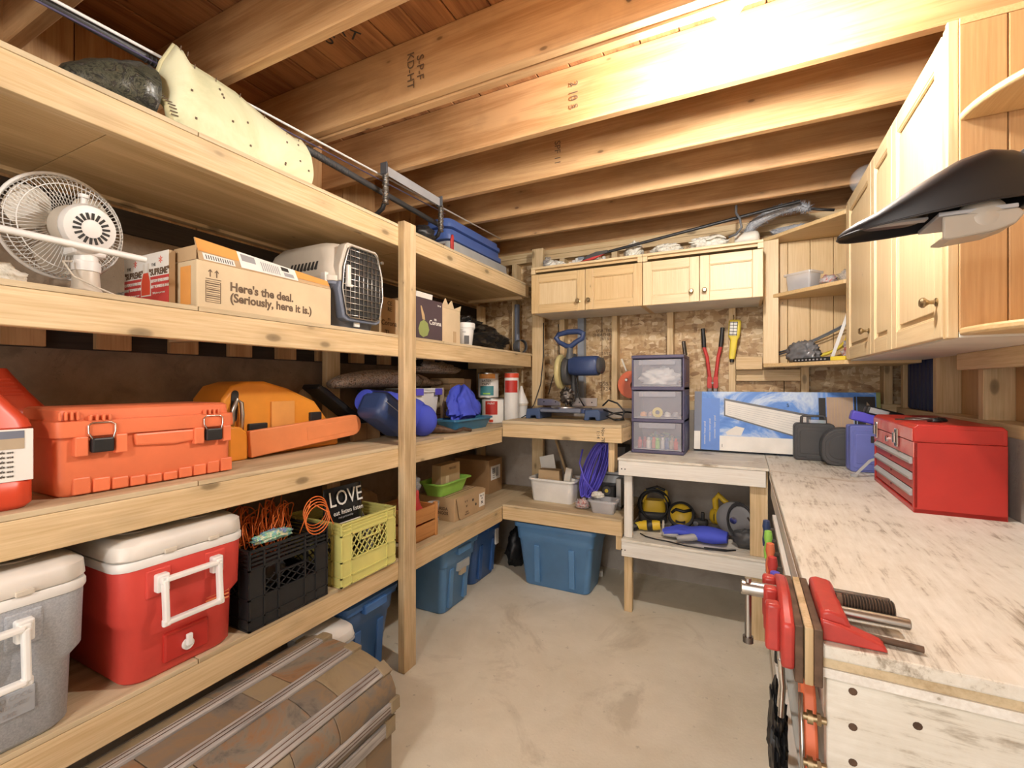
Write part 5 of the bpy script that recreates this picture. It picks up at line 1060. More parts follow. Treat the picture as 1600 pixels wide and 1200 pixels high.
mk(B().at(Tm((.045, .07, .375), ry=90, rz=-6)).loft([rrect(.11, .11, .045, .206), rrect(.11, .11, .045, .225), rrect(.09, .09, .04, .232)]), 'motor_cap', 'charcoal', t, smooth=45)
mk(B().box(.09, .16, .03, .09, .438, .4395), 'rating_plate', 'paper', t)
hp = [(-.045, .04, .60), (-.06, .03, .575), (-.035, .03, .545), (.02, .03, .515), (.05, .03, .512), (.095, .03, .545), (.135, .03, .565), (.14, .03, .598), (.11, .03, .613), (.03, .035, .614)]
mk(B().tube(hp, [.018, .017, .016, .018, .02, .018, .018, .02, .02, .02], 10, True), 'handle_loop', 'navy', t, smooth=60)
mk(B().tube([(.045, .035, .51), (.04, .04, .47), (.035, .05, .43)], [.022, .022, .03], 10), 'handle_stem', 'gunmetal', t, smooth=60)
mk(B().tube([(.07, .06, .36), (.08, .08, .25), (.09, .1, .15), (.12, .12, .09)], .006, 6), 'hose', 'black', t, smooth=180); mk(B().blob((.0, .10, .16), .05, .05, .06, .4, 4, 140, 24, 16, False), 'blade_mount', 'darksteel', t, smooth=60)
b = B().tube([(.26, .1, .10), (.31, .06, .14), (.37, .06, .12), (.42, .05, .07), (.41, .03, .02), (.35, .04, .01), (.30, .05, .03), (.34, .08, .05), (.42, .12, .06), (.45, .2, .05)], .006, 7); b.tube([(.26, .12, .07), (.33, .1, .05), (.40, .07, .04), (.42, .04, .012), (.36, .02, .008)], .006, 7)
mk(b, 'power_cord', 'black', t, smooth=180)
tag(mk(B().tube([(-1.375, 3.272, 1.85), (-1.373, 3.272, 1.6), (-1.395, 3.268, 1.38), (-1.44, 3.24, 1.22), (-1.458, 3.16, 1.15), (-1.44, 3.02, 1.136)], .004, 6), 'hanging_cord', 'black', smooth=180), 'thin black cord hanging down the tall corner post', 'cord')
tag(mk(B().tube([(-1.30, 3.395, 1.85), (-1.29, 3.39, 1.6), (-1.34, 3.36, 1.40), (-1.36, 3.34, 1.3)], .004, 6), 'hanging_cord', 'black', smooth=180), 'second thin black cord hanging right of the corner post', 'cord')
t = thing('round_tool', 'round orange tool with two bolts hanging behind the drawer tower', 'tool', (-.73, 3.385, 1.275), 0)
out = arc(0, .10, .10, 0, 360, 36)[:-1]; inn = arc(.035, .095, .042, 0, 360, 36)[:-1]
b = B(); n = 36
for y_, flip in ((0, 0), (.03, 1)): pass
b.loft([[(p[0], 0, p[1]) for p in inn], [(p[0], 0, p[1]) for p in out], [(p[0], .03, p[1]) for p in out], [(p[0], .03, p[1]) for p in inn], [(p[0], 0, p[1]) for p in inn]], False, False)
mk(b, 'ring_body', 'jugorange', t, .002, smooth=40)
for x, z in ((-.035, .135), (.02, .035)): mk(B().cyl((x, -.002, z), (x, -.012, z), .013, .011, 16), 'bolt', 'steel', t, .002, smooth=40)
mk(B().bar((-.04, .02, .20), (-.075, .02, .29), .01, .01), 'hang_rod', 'offwhite', t)

# ================================================================ CORNER LOWER SHELF
ZL = .5585
t = bin_('white_basin', 'white rectangular basin holding cardboard pieces on the lower corner shelf', 'basin', -1.195, 2.965, ZL, .325, .22, .16, 'white', .015, rz=-2)
t = thing('cardboard_box', 'small brown box with its flap up inside the white basin', 'box', (-1.225, 3.03, ZL+.012), 4); mk(B().box(-.085, .07, 0, .08, 0, .20), 'box_body', 'cardboard', t, .002)
tag(mk(B().box(-.055, .06, 0, .008, 0, .13), 'white_tile', 'paper', None, .001, loc=(-1.27, 3.125, ZL+.17), rot=(R(-10), R(-14), 0)), 'white card tilted behind the brown box in the basin', 'card')
tag(mk(B().box(-.022, .022, 0, .04, 0, .19), 'white_carton', 'offwhite', None, .002, loc=(-1.115, 3.03, ZL+.05), rot=(0, R(10), 0)), 'narrow whitish carton leaning in the basin', 'carton')
tag(mk(B().box(-.03, .03, 0, .05, 0, .12), 'white_packet', 'paper', None, .002, loc=(-1.085, 3.07, ZL+.04), rot=(0, R(8), 0)), 'small white packet at the right of the basin', 'packet')
tag(mk(B().cyl((-1.335, 3.38, 1.0), (-1.16, 3.245, .66), .010, n=10), 'wooden_stick', 'limewood', smooth=60), 'round wooden stick leaning over the basin', 'stick')
b = B(); rnd = random.Random(12)
for k in range(22):
    o1 = rnd.uniform(-.03, .03); o2 = rnd.uniform(-.03, .03); w_ = rnd.uniform(.02, .06)
    pts = []
    for j in range(20):
        a = 2*PI*j/20; s_ = .185*math.cos(a); q = w_*math.sin(a)
        pts.append((-.895+.35*s_+q*.9+o1, 3.03+o2+.2*q, .80+s_-.3*q))
    b.tube(pts, .0048, 6, True)
b.tube([(-.97, 2.99, .94), (-.985, 2.97, .85), (-.95, 2.96, .75), (-.88, 2.965, .66)], .006, 7)
tag(mk(b, 'air_hose_coil', 'cordblue', smooth=180), 'coiled violet blue hose hanging under the saw shelf', 'hose')
tag(mk(B().blob((0, 0, .03), .045, .03, .035, .4, 4, 150, 40, 24), 'dark_cables', 'junk', smooth=180, loc=(-.95, 2.92, ZL)), 'dark cable ends under the violet hose', 'cable')
t = thing('printed_box', 'dark printed box with white rings behind the lower post', 'box', (-.80, 3.10, ZL), 0); mk(B().box(-.07, .09, 0, .15, 0, .40), 'box_body', 'charcoal', t, .003)
for x, z in ((-.03, .36), (.0, .28)): mk(B().at(Tm((x, -.0005, z), rx=90)).lathe([(.010, 0), (.02, 0), (.02, .001), (.010, .001)], 20), 'printed_ring', 'paper', t)
text('DRILL BITS', .022, t, (.0, -.001, .32), 'paper'); mk(B().box(-.06, .06, -.001, 0, .21, .225), 'printed_band', 'grey', t); mk(B().box(-.07, .09, -.001, 0, .15, .2), 'printed_band', 'greylid', t)
t = thing('black_machine', 'black and grey machine below the printed box', 'machine', (-.775, 2.99, ZL), 0); mk(B().box(-.05, .02, 0, .09, .02, .15), 'housing', 'black', t, .01); mk(B().cyl((-.03, -.005, .12), (-.03, .01, .12), .03, n=20), 'dial', 'charcoal', t, .003, smooth=40); mk(B().cyl((-.03, -.009, .12), (-.03, -.005, .12), .012, n=16), 'dial_cap', 'yellow', t); mk(B().box(.025, .06, .02, .09, .0, .2), 'bracket', 'steel', t, .003); mk(B().box(-.05, .06, 0, .09, 0, .02), 'foot_plate', 'darksteel', t)
t = bin_('clear_tub', 'clear plastic tub of dark and red bits at the shelf front', 'tub', -.80, 2.845, ZL, .165, .12, .085, 'clearplastic', .014, rz=0, r=.02)
tag(mk(B().blob((0, 0, .02), .05, .03, .025, .25, 4, 151, 30, 20), 'tub_contents', 'junk', smooth=180, loc=(-.80, 2.905, ZL+.011)), 'mixed dark and red bits inside the clear tub', 'hardware')
tag(mk(B().blob((0, 0, .02), .04, .03, .022, .4, 4, 152, 30, 20), 'white_scrap', 'ragwhite', smooth=180, loc=(-.84, 2.90, ZL+.0865)), 'white plastic scrap on the clear tub', 'scrap')

# ================================================================ WHITE BENCH
ZB = .9355
t = thing('drawer_tower', 'purple framed tower of three translucent drawers', 'drawers', (-.492, 3.03, ZB), 0); w, d, H = .325, .32, .63
mk(B().box(-w/2, w/2, 0, d, H-.022, H), 'top_panel', 'purple', t, .006); mk(B().box(-w/2, w/2, .0, d, 0, .022), 'base_panel', 'purple', t, .006)
for z in (.21, .415): mk(B().box(-w/2, w/2, .0, d, z-.010, z+.012), 'shelf_frame', 'purple', t, .004)
for x in (-w/2, w/2-.012):
    mk(B().box(x, x+.012, .012, d, .022, H-.022), 'side_panel', 'purple', t, .004)
    for z in (.03, .225, .43): mk(B().box(x-(.003 if x < 0 else -.009), x+(.003 if x < 0 else .015), .06, d-.05, z+.02, z+.15), 'side_recess', 'purple', t, .01)
mk(B().box(-w/2+.012, w/2-.012, d-.01, d, .022, H-.022), 'back_panel', 'purple', t)
for k, z in enumerate((.024, .224, .429)):
    hh = .174 if k < 2 else .172
    dr_ = mk(B().box(-w/2+.016, w/2-.016, -.002, .003, z, z+hh), 'drawer', 'milky', t, .002)
    mk(B().box(-w/2+.05, w/2-.05, -.012, -.0025, z+hh-.036, z+hh-.002), 'drawer_pull', 'milky', dr_, .004)
    mk(B().box(-w/2+.016, w/2-.016, .004, d-.02, z, z+.003), 'drawer_floor', 'drawer_pearl', dr_)
CT = lambda x, y, z: (-.492+x, 3.03+y, ZB+z)
tag(mk(B().blob((0, 0, .05), .115, .10, .065, .35, 3, 160, 40, 26), 'white_cloth', 'paper', smooth=180, loc=CT(.0, .14, .434)), 'white cloth stuffed in the top drawer of the tower', 'cloth')
t = thing('tape_roll', 'yellow tape roll lying in the middle drawer of the tower', 'tape', CT(.0, .035, .263), 0); b = B()
b.at(Tm(rx=90)).loft([[(r_*math.cos(2*PI*k/24), r_*math.sin(2*PI*k/24), z) for k in range(24)] for r_, z in ((.014, 0), (.032, 0), (.032, .02), (.014, .02), (.014, 0))], False, False); mk(b, 'tape', 'yellow', t, smooth=40)
for k, (x, m_) in enumerate(((-.095, 'tapeorange'), (-.045, 'junk'), (.055, 'paper'), (.105, 'grey'))): tag(mk(B().blob((0, 0, .015), .02, .03, .02, .3, 3, 165+k, 18, 12), 'loose_item', m_, smooth=180, loc=CT(x, .06, .229)), ('small orange item', 'small mottled item', 'small pale item', 'small grey item')[k]+' in the middle drawer of the tower', 'item')
for k in range(9):
    m_ = ['shirtred', 'red', 'paper', 'orange', 'green', 'white', 'blue', 'tan', 'jugred'][k]
    tag(mk(B().lathe([(.013, 0), (.014, .002), (.014, .05), (.008, .055), (.008, .07)], 14), 'paint_bottle', m_, smooth=40, loc=CT(-.115+.028*k, .04+.03*(k % 2), .0285)), 'small %s paint bottle in the bottom drawer, number %d of the row from the left' % (['dark red', 'red', 'cream', 'orange', 'green', 'white', 'blue', 'tan', 'orange red'][k], k+1) if False else 'small %s bottle in the bottom drawer of the tower' % ['dark red', 'bright red', 'cream', 'orange', 'green', 'white', 'blue', 'tan', 'orange-red'][k], 'bottle', 'bottles in the bottom drawer')
tag(mk(B().blob((0, 0, .03), .10, .05, .05, .5, 4, 170, 30, 20), 'drawer_clutter', 'beans', smooth=180, loc=CT(-.0, .18, .0285)), 'colourful clutter at the back of the bottom drawer', 'clutter')
tag(mk(B().bar((-.345, 3.25, ZB+.632), (-.36, 3.27, ZB+.73), .022, .02), 'dark_hammer', 'darksteel', None, .004), 'dark tool handle standing on top of the drawer tower', 'tool')
# heater carton
t = thing('heater_carton', 'long blue and white carton leaning on the back wall behind the cases', 'box', (.205, 3.275, ZB+.0145), 0, None, (R(-9), 0, 0)); w, H = 1.0, .385
mk(B().box(-w/2, w/2, 0, .085, 0, H), 'box_body', 'snow', t, .002)
e = lambda x0, x1, z0, z1, m_, nm='printed_panel', y=-.0012, par=None: mk(B().box(x0, x1, y, y+.0009, z0, z1), nm, m_, par or t)
e(-.5, -.455, 0, H, 'greyblue'); e(-.5, -.462, .0, .12, 'paper', y=-.002); e(-.345, .5, 0, .095, 'paper'); e(-.455, -.345, 0, .34, 'blueprint')
mk(B().prism([(-.32, .34), (.16, .245), (.16, .11), (.10, .10), (-.32, .225)], -.0024, -.0014), 'heater_picture', 'gunmetal', t); mk(B().prism([(-.312, .325), (.135, .236), (.135, .115), (.095, .11), (-.312, .232)], -.0034, -.0025), 'heater_picture', 'paper', t)
for k in range(7): mk(B().prism([(-.30+.06*k*.0-.0, .30-.012*k), (.13, .222-.016*k), (.13, .2205-.016*k), (-.30, .2985-.012*k)], -.004, -.0035), 'grille_line', 'greylid', t)
e(.20, .235, .095, .35, 'ink'); e(.24, .37, .10, .355, 'limepanel'); e(.375, .385, .1, .36, 'ink'); e(.39, .475, .1, .36, 'ink'); e(.48, .5, .095, H, 'olive'); mk(B().prism([(.42, .14), (.45, .15), (.455, .30), (.435, .33), (.43, .22)], -.0024, -.0014), 'figure_picture', 'tan', t)
for k in range(8): e(.245+.016*k, .247+.016*k, .105, .35, 'limewood', y=-.002)
for k in range(3): text('convector heater panel', .016, t, (-.435+.03*k, -.0016, .11+.02*k), 'paper', rot=(90, -90, 0))
text('S', .03, t, (.04, -.0016, .30), 'ink'); mk(B().prism([(-.31, .12), (-.25, .16), (-.2, .15), (-.22, .1), (-.3, .1)], -.002, -.0013), 'snow_picture', 'paper', t); text('I', .03, t, (-.33, -.0016, .03), 'ink')
# bolt cutters and work light
t = thing('bolt_cutters', 'red handled bolt cutters leaning upright against the back wall', 'tool', (-.19, 3.44, 1.2625), 0)
for s_ in (-1, 1):
    mk(B().tube([(s_*.018, 0, .155), (s_*.035, -.004, .30), (s_*.05-.004*(s_ < 0), -.006, .37)], [.012, .0115, .012], 10), 'handle_tube', 'shirtred', t, smooth=60)
    mk(B().tube([(s_*.05-.004*(s_ < 0), -.006, .37), (s_*.056, -.008, .42), (s_*.062, -.01, .50)], [.014, .015, .013], 10), 'rubber_grip', 'black', t, smooth=60)
    mk(B().prism([(s_*.004, .165), (s_*.032, .17), (s_*.036, .10), (s_*.026, .085), (s_*.004, .09)], -.012, .012), 'head_plate', 'shirtred', t, .003)
    mk(B().prism([(s_*.003, .09), (s_*.03, .09), (s_*.034, .04), (s_*.026, .0), (s_*.006, .0)], -.010, .010), 'jaw', 'darksteel', t, .003)
mk(B().cyl((0, -.016, .125), (0, .014, .125), .008, n=14), 'pivot_bolt', 'darksteel', t, smooth=40)
t = thing('work_light', 'yellow caged work light hanging on the stud beside the bolt cutters', 'lamp', (-.07, 3.38, 1.545), 0)
mk(B().loft([rrect(.034, .03, .012, 0, 0, .015), rrect(.04, .034, .012, .02, 0, .015), rrect(.045, .038, .012, .13, .004, .015), rrect(.07, .045, .014, .15, .002, .015), rrect(.075, .045, .014, .25, .002, .015), rrect(.06, .035, .014, .26, .002, .015)]), 'housing', 'yellow', t, smooth=45, rot=(0, R(4), 0))
mk(B().box(-.028, .018, -.016, -.008, .155, .245), 'reflector', 'paper', t, .003, rot=(0, R(4), 0)); b = B()
for k in range(5): b.box(-.03, .02, -.022, -.019, .16+k*.02, .163+k*.02)
for k in range(3): b.box(-.028+k*.022, -.025+k*.022, -.022, -.019, .155, .245)
mk(b, 'wire_cage', 'black', t, rot=(0, R(4), 0)); mk(B().cyl((0, .015, -.02), (0, .015, 0), .013, n=14), 'cord_boot', 'black', t, smooth=40); mk(B().tube([(.01, .02, .262), (.01, .025, .285), (.01, .034, .295)], .004, 6), 'hook', 'brass', t, smooth=180)
# lower shelf tools
ZW = .4505
t = thing('belt_sander', 'yellow and black sander with wrapped cord at the back left of the white bench shelf', 'power tool', (-.545, 3.18, ZW), 12)
mk(B().box(-.09, .09, -.02, .08, .0, .075), 'belt_frame', 'charcoal', t, .02, smooth=40); mk(B().loft([rrect(.15, .085, .03, .076, .01, .03), rrect(.15, .09, .035, .11, .01, .03), rrect(.13, .08, .035, .15, .01, .03)]), 'motor_body', 'toolyellow', t, smooth=45)
mk(B().tube([(-.06, .03, .13), (-.04, .03, .20), (.03, .03, .225), (.085, .03, .205), (.09, .03, .14)], .016, 10), 'top_handle', 'toolyellow', t, smooth=60); mk(B().tube([(-.04, .02, .213), (.03, .02, .238), (.08, .02, .218)], .010, 8), 'handle_grip', 'black', t, smooth=60)
b = B()
for k in range(4): b.tube([(.01+(.085+.006*k)*math.cos(2*PI*j/20), -.015+.01*k+.03*math.sin(2*PI*j/20+k), .12+(.085+.008*k)*math.sin(2*PI*j/20)) for j in range(20)], .005, 6, True)
mk(b, 'wrapped_cord', 'black', t, smooth=180)
t = thing('rotary_grinder', 'small yellow grinder lying with its plug at the front left of the white bench shelf', 'power tool', (-.515, 2.985, ZW), 8)
mk(B().at(Tm((-.03, 0, .038), ry=84)).loft([rrect(.05, .05, .022, z, 0, 0) for z in (-.05, -.03)]+[rrect(.06, .06, .027, z, 0, 0) for z in (-.02, .06)]+[rrect(.05, .05, .022, .08, 0, 0)]), 'grinder_body', 'toolyellow', t, smooth=45); mk(B().at(Tm((-.03, 0, .038), ry=84)).lathe([(.031, .0), (.033, .004), (.033, .03), (.031, .034)], 20), 'rubber_band', 'black', t, smooth=40)
mk(B().at(Tm((.06, 0, .04), ry=90)).lathe([(.012, 0), (.036, .002), (.04, .008), (.036, .014), (.01, .016)], 22), 'wheel_guard', 'ivory', t, smooth=40); mk(B().cyl((-.13, -.01, .022), (-.08, 0, .034), .017, .021, 14), 'nozzle', 'yellow', t, smooth=40)
mk(B().blob((-.105, -.012, .025), .025, .022, .022, .3, 4, 180, 22, 14), 'plug', 'black', t, smooth=60); mk(B().tube([(-.11, -.02, .03), (-.125, .0, .04), (-.11, .03, .03), (-.08, .045, .01)], .0045, 6), 'cord', 'black', t, smooth=180)
t = thing('orbital_sander', 'round orbital sander with a black rim and yellow face on the white bench shelf', 'power tool', (-.36, 3.12, ZW), 0)
M_ = Tm((0, .03, .085), rx=62)
mk(B().at(M_).lathe([(.06, -.02), (.083, -.015), (.086, 0), (.083, .016), (.07, .02)], 32), 'rim_ring', 'black', t, smooth=45); mk(B().at(M_).lathe([(.068, .005), (.066, .020), (.05, .032), (.0, .036)], 32), 'yellow_face', 'toolyellow', t, smooth=60)
mk(B().at(M_).tube([(-.055, .0, .03), (-.03, .02, .045), (.02, .01, .05), (.06, .03, .03)], .010, 8), 'black_strap', 'black', t, smooth=180); mk(B().at(M_).box(-.03, .03, -.06, -.03, .02, .032), 'dark_panel', 'ink', t, .004)
mk(B().box(.07, .16, .0, .06, .03, .075), 'side_motor', 'charcoal', t, .015, smooth=40); mk(B().cyl((.09, -.01, .05), (.09, .005, .05), .016, n=14), 'bolt', 'chrome', t, smooth=40); mk(B().box(.12, .14, .0, .03, .07, .12), 'lever', 'black', t, .004); mk(B().box(-.06, .06, .0, .05, 0, .012), 'foot', 'black', t)
t = thing('circular_saw', 'yellow circular saw with a grey guard on the white bench shelf', 'power tool', (-.06, 3.10, ZW), -18)
mk(B().at(Tm((.0, 0, .012), ry=-3)).box(-.13, .15, -.06, .09, .0, .006), 'base_plate', 'darksteel', t, .002)
M_ = Tm((.02, -.02, .115), ry=0)
mk(B().at(M_ @ Tm(rx=90)).lathe([(.03, -.03), (.098, -.03), (.105, -.024), (.105, .012), (.096, .018), (.07, .018)], 32), 'blade_guard', 'grey', t, smooth=45); mk(B().at(M_ @ Tm(rx=90)).lathe([(.0, .012), (.085, .013), (.085, .016), (.0, .0165)], 36), 'saw_blade', 'darksteel', t, smooth=40)
mk(B().at(M_ @ Tm(rx=90)).lathe([(.0, .017), (.022, .018), (.02, .028), (.0, .029)], 16), 'arbor_bolt', 'chrome', t, smooth=40)
mk(B().at(Tm((-.05, .02, .10), ry=-90)).loft([rrect(.09, .09, .035, z, 0, .02) for z in (-.02, .0)]+[rrect(.10, .10, .04, z, 0, .02) for z in (.01, .075)]+[rrect(.075, .075, .03, .09, 0, .02)]), 'motor', 'toolyellow', t, smooth=45)
for k in range(3): mk(B().at(Tm((-.06-.022*k, .04, .10), ry=-90)).lathe([(.052, 0), (.054, .003), (.052, .006)], 24), 'motor_band', 'black', t, smooth=40)
mk(B().tube([(-.11, .03, .14), (-.115, .03, .20), (-.095, .03, .235), (-.06, .03, .205), (-.02, .03, .18)], [.018, .019, .018, .016, .014], 10), 'handle', 'toolyellow', t, smooth=60)
b = B()
for k in range(3): b.tube([(.06+.07*math.cos(2*PI*j/20), -.045-.008*k, .12+(.09+.01*k)*math.sin(2*PI*j/20)) for j in range(20)], .0045, 6, True)
b.tube([(.05, -.06, .02), (.13, -.07, .05), (.21, -.04, .10)], .005, 6); b.tube([(.1, -.05, .15), (.15, -.04, .08), (.22, -.06, .015), (.25, -.1, .01)], .005, 6); mk(b, 'wrapped_cord', 'charcoal', t, smooth=180)
tag(mk(B().blob((0, 0, .05), .075, .055, .055, .2, 3, 186, 30, 20), 'black_tool_bag', 'charcoal', smooth=180, loc=(.015, 2.935, ZW)), 'black tool pouch in front of the circular saw', 'bag')
tag(mk(B().bar((.03, 3.33, ZW+.018), (.10, 3.25, ZW+.03), .03, .03), 'yellow_tool', 'toolyellow', None, .008), 'yellow tool body at the right end of the white bench shelf', 'tool')
t = thing('work_glove', 'blue work glove with a grey palm lying on the white bench shelf', 'glove', (-.262, 2.925, ZW+.015), -4)
b = B(); rings = []
for k in range(12):
    f = k/11; x = .18-.24*f; w_ = .055+.02*math.sin(PI*f*.9); h_ = .028+.018*math.sin(PI*min(1, f*1.2)); rings.append([(x, w_*math.cos(a), .034+h_*math.sin(a)) for a in [2*PI*j/18 for j in range(18)]])
mk(b.loft(rings), 'glove_hand', 'cloth_blue', t, smooth=60)
for k, (y0, L_) in enumerate(((-.045, .10), (-.015, .115), (.015, .11), (.042, .085))):
    mk(B().tube([(-.04, y0, .036), (-.09, y0*1.15, .04), (-.06-L_, y0*1.2, .022)], [.019, .017, .013], 10), 'finger', 'cloth_blue', t, smooth=60); mk(B().tube([(-.08, y0*1.1, .022), (-.11, y0*1.18, .018), (-.066-L_, y0*1.2, .014)], [.016, .016, .012], 10), 'rubber_tip', 'grey', t, smooth=60)
mk(B().tube([(.03, -.045, .03), (-.02, -.085, .024), (-.08, -.10, .018)], [.022, .02, .013], 10), 'thumb', 'grey', t, smooth=60)
b = B(); b.tube([(-.40, 2.83, ZW+.005), (-.47, 2.84, ZW+.005), (-.53, 2.86, ZW+.005), (-.57, 2.90, ZW+.006)], .004, 6); b.tube([(-.40, 2.83, ZW+.005), (-.30, 2.80, ZW+.005), (-.18, 2.795, ZW+.005), (-.09, 2.81, ZW+.005), (-.04, 2.85, ZW+.005)], .004, 6); b.tube([(-.04, 2.85, ZW+.005), (-.08, 2.83, ZW+.005), (-.13, 2.825, ZW+.005), (-.20, 2.81, ZW+.006)], .004, 6)
tag(mk(b, 'loose_cable', 'black', smooth=180), 'loose thin black cable looped around the blue glove', 'cable')

# ================================================================ WORKBENCH TOP
ZK = .9356
def hardcase(nm, label, x, y, rz, w, h, d, mat, rnd_, cat='case', handle=True):
    t = thing(nm, label, cat, (x, y, ZK), rz)
    for k, (a, b_) in enumerate(((0, d*.48), (d*.52, d))):
        pts = []
        for (cx, cz, a0, rr) in ((w/2, h, 0, rnd_[0]), (-w/2, h, 90, rnd_[1]), (-w/2, 0, 180, rnd_[2]), (w/2, 0, 270, rnd_[3])):
            ccx = cx-rr*(1 if cx > 0 else -1); ccz = cz-rr if cz > 0 else rr
            pts += [(ccx+rr*math.cos(R(a0+90*j/6)), ccz+rr*math.sin(R(a0+90*j/6))) for j in range(7)]
        mk(B().prism(pts, a, b_), 'case_half', mat, t, .006, smooth=40)
        if k == 0:
            mk(B().prism([(p[0]*.86, h/2+(p[1]-h/2)*.82) for p in pts], -.0035, .001), 'moulded_panel', mat, t, .003, smooth=40)
            mk(B().prism([(p[0]*.72, h/2+(p[1]-h/2)*.64) for p in pts], -.0055, .001), 'moulded_panel', mat, t, .003, smooth=40)
    if handle:
        mk(B().tube([(-.06, d/2, h-.006), (-.058, d/2, h+.035), (-.045, d/2, h+.042), (.045, d/2, h+.042), (.058, d/2, h+.035), (.06, d/2, h-.006)], .008, 8), 'handle', mat, t, smooth=60)
    mk(B().box(-.04, .04, -.004, .0, .012, .03), 'latch', mat, t, .002)
    return t
t = hardcase('tool_case', 'black tool case with a carry handle, leftmost of the cases', .365, 3.165, 0, .20, .215, .09, 'charcoal', (.02, .025, .02, .02))
mk(B().box(-.02, .06, .02, .07, .216, .235), 'parts_box', 'clearplastic', t, .002); mk(B().box(.025, .055, .03, .06, .2165, .232), 'blue_part', 'teal', t)
hardcase('tool_case', 'grey rounded case between the black case and the blue case', .497, 3.02, 0, .23, .205, .10, 'charcoal', (.03, .095, .06, .03), handle=False)
t = hardcase('tool_case', 'blue case standing between the grey case and the red toolbox', .565, 2.86, 2, .165, .235, .10, 'caseblue', (.012, .012, .014, .014), handle=False); mk(B().box(.0, .08, -.008, -.0005, .15, .185), 'broken_corner', 'ink', t, .006)
t = thing('cordless_tool', 'black and violet tool lying on top of the blue case', 'tool', (.585, 2.96, ZK+.2465), 0); mk(B().at(Tm((-.03, -.02, .02), ry=14)).box(-.06, .05, -.03, .03, -.02, .03), 'violet_body', 'cordblue', t, .008, smooth=40); mk(B().at(Tm((.04, -.02, .05), ry=16)).box(-.07, .09, -.035, .03, -.022, .022), 'black_body', 'black', t, .01, smooth=40); mk(B().at(Tm((.035, -.056, .053), ry=16)).box(-.05, .03, -.002, .002, -.014, .014), 'grey_panel', 'grey', t, .003)
tag(mk(B().bar((.665, 2.80, ZK+.003), (.665, 2.80, ZK+.10), .03, .02), 'yellow_tape_case', 'yellow', None, .005), 'narrow yellow tool standing beside the red toolbox', 'tool') if False else tag(mk(B().box(-.016, .016, -.012, .012, 0, .085), 'yellow_tool', 'yellow', None, .005, loc=(.575, 2.735, ZK)), 'narrow yellow tool handle standing beside the red toolbox', 'tool')
t = thing('clear_strap', 'clear plastic strap with a buckle bent over beside the toolbox', 'strap', (.505, 2.715, ZK)); mk(B().tube([(-.03, 0, .004), (-.01, 0, .03), (.03, 0, .08), (.06, 0, .095)], .008, 4), 'strap', 'greylid', t); mk(B().box(-.045, -.02, -.012, .012, 0, .012), 'buckle', 'greylid', t, .002)
# red tool chest
t = thing('tool_chest', 'red metal tool chest with three drawers on the workbench', 'toolbox', (.533, 2.355, ZK), -90-1.5); w, d, H = .615, .235, .305
T = .003
mk(B().box(w/2-T, w/2, 0, d, 0, H-.062), 'side_panel', 'red', t, .002); mk(B().box(-w/2, -w/2+T, 0, d, 0, H-.062), 'side_panel', 'red', t, .002); mk(B().box(-w/2, w/2, d-T, d, 0, H-.062), 'back_panel', 'red', t); mk(B().box(-w/2, w/2, 0, d, 0, .016), 'base_panel', 'red', t, .002)
mk(B().box(-w/2+T, w/2-T, 0.03, d-T, .02, .03), 'inner_floor', 'red', t)
for x in (-w/2, w/2-.016): mk(B().box(x, x+.016, 0, .012, .016, H-.062), 'front_stile', 'red', t, .002)
mk(B().box(-w/2, w/2, -.001, .012, H-.115, H-.062), 'front_band', 'toolboxfade', t, .002)
lid = mk(B().prism([(0, H-.061), (-.002, H-.012), (.012, H), (d-.012, H), (d, H-.012), (d, H-.061)], -w/2-.002, w/2+.002, 'yz'), 'lid', 'red', t, .003, smooth=35)
mk(B().box(-w/2+.003, w/2-.003, -.0035, -.001, H-.058, H-.016), 'lid_front', 'toolboxfade', lid, .001)
mk(B().box(w/2+.0015, w/2+.0035, .01, d-.012, H-.056, H-.014), 'pressed_panel', 'red', lid, .001)
for x in (-.22, .12):
    la = mk(B().box(x-.018, x+.018, -.012, -.0035, H-.10, H-.03), 'latch', 'chrome', t, .004); mk(B().box(x-.010, x+.010, -.02, -.012, H-.085, H-.045), 'latch_lever', 'chrome', la, .003)
lk = mk(B().cyl((-.04, -.010, H-.086), (-.04, -.001, H-.086), .012, n=18), 'lock', 'chrome', t, smooth=40)
for k in range(3):
    z0 = .022+.056*k
    dr_ = mk(B().box(-w/2+.02, w/2-.02, .004, .012, z0, z0+.048), 'drawer', 'red', t, .001); mk(B().prism([(-.008, z0+.040), (.004, z0+.054), (.004, z0+.030), (-.004, z0+.030)], -w/2+.03, w/2-.03, 'yz'), 'drawer_pull', 'greylid', dr_, .001); mk(B().cyl((-.02, .003, z0+.018), (-.02, .005, z0+.018), .005, n=10), 'rivet', 'ink', dr_)
    mk(B().box(-w/2+.02, w/2-.02, .014, d-.02, z0, z0+.003), 'drawer_floor', 'darksteel', dr_)
t = thing('safety_glasses', 'pair of dark glasses lying on the red tool chest', 'glasses', (.64, 2.23, ZK+.3055), 60)
for x in (-.03, .03): mk(B().lathe([(.0, .0), (.02, .0), (.022, .004), (.016, .012), (.0, .014)], 18), 'lens', 'black', t, smooth=40, loc=(x, 0, 0))
mk(B().tube([(-.05, 0, .008), (-.06, .06, .006), (-.05, .11, .004)], .003, 6), 'temple', 'darksteel', t, smooth=180); mk(B().tube([(.05, 0, .008), (.06, .06, .006), (.05, .11, .004)], .003, 6), 'temple', 'darksteel', t, smooth=180); mk(B().tube([(-.015, 0, .01), (0, -.004, .014), (.015, 0, .01)], .003, 6), 'bridge', 'darksteel', t, smooth=180)
t = thing('folded_tarp', 'dark blue folded tarp standing in the back right corner', 'tarp', (.835, 3.09, 1.2455), 0)
for k in range(6): mk(B().box(-.03, .03, -.19+k*.058, -.135+k*.058, 0, .30), 'fold', 'tarp', t, .012, smooth=40)
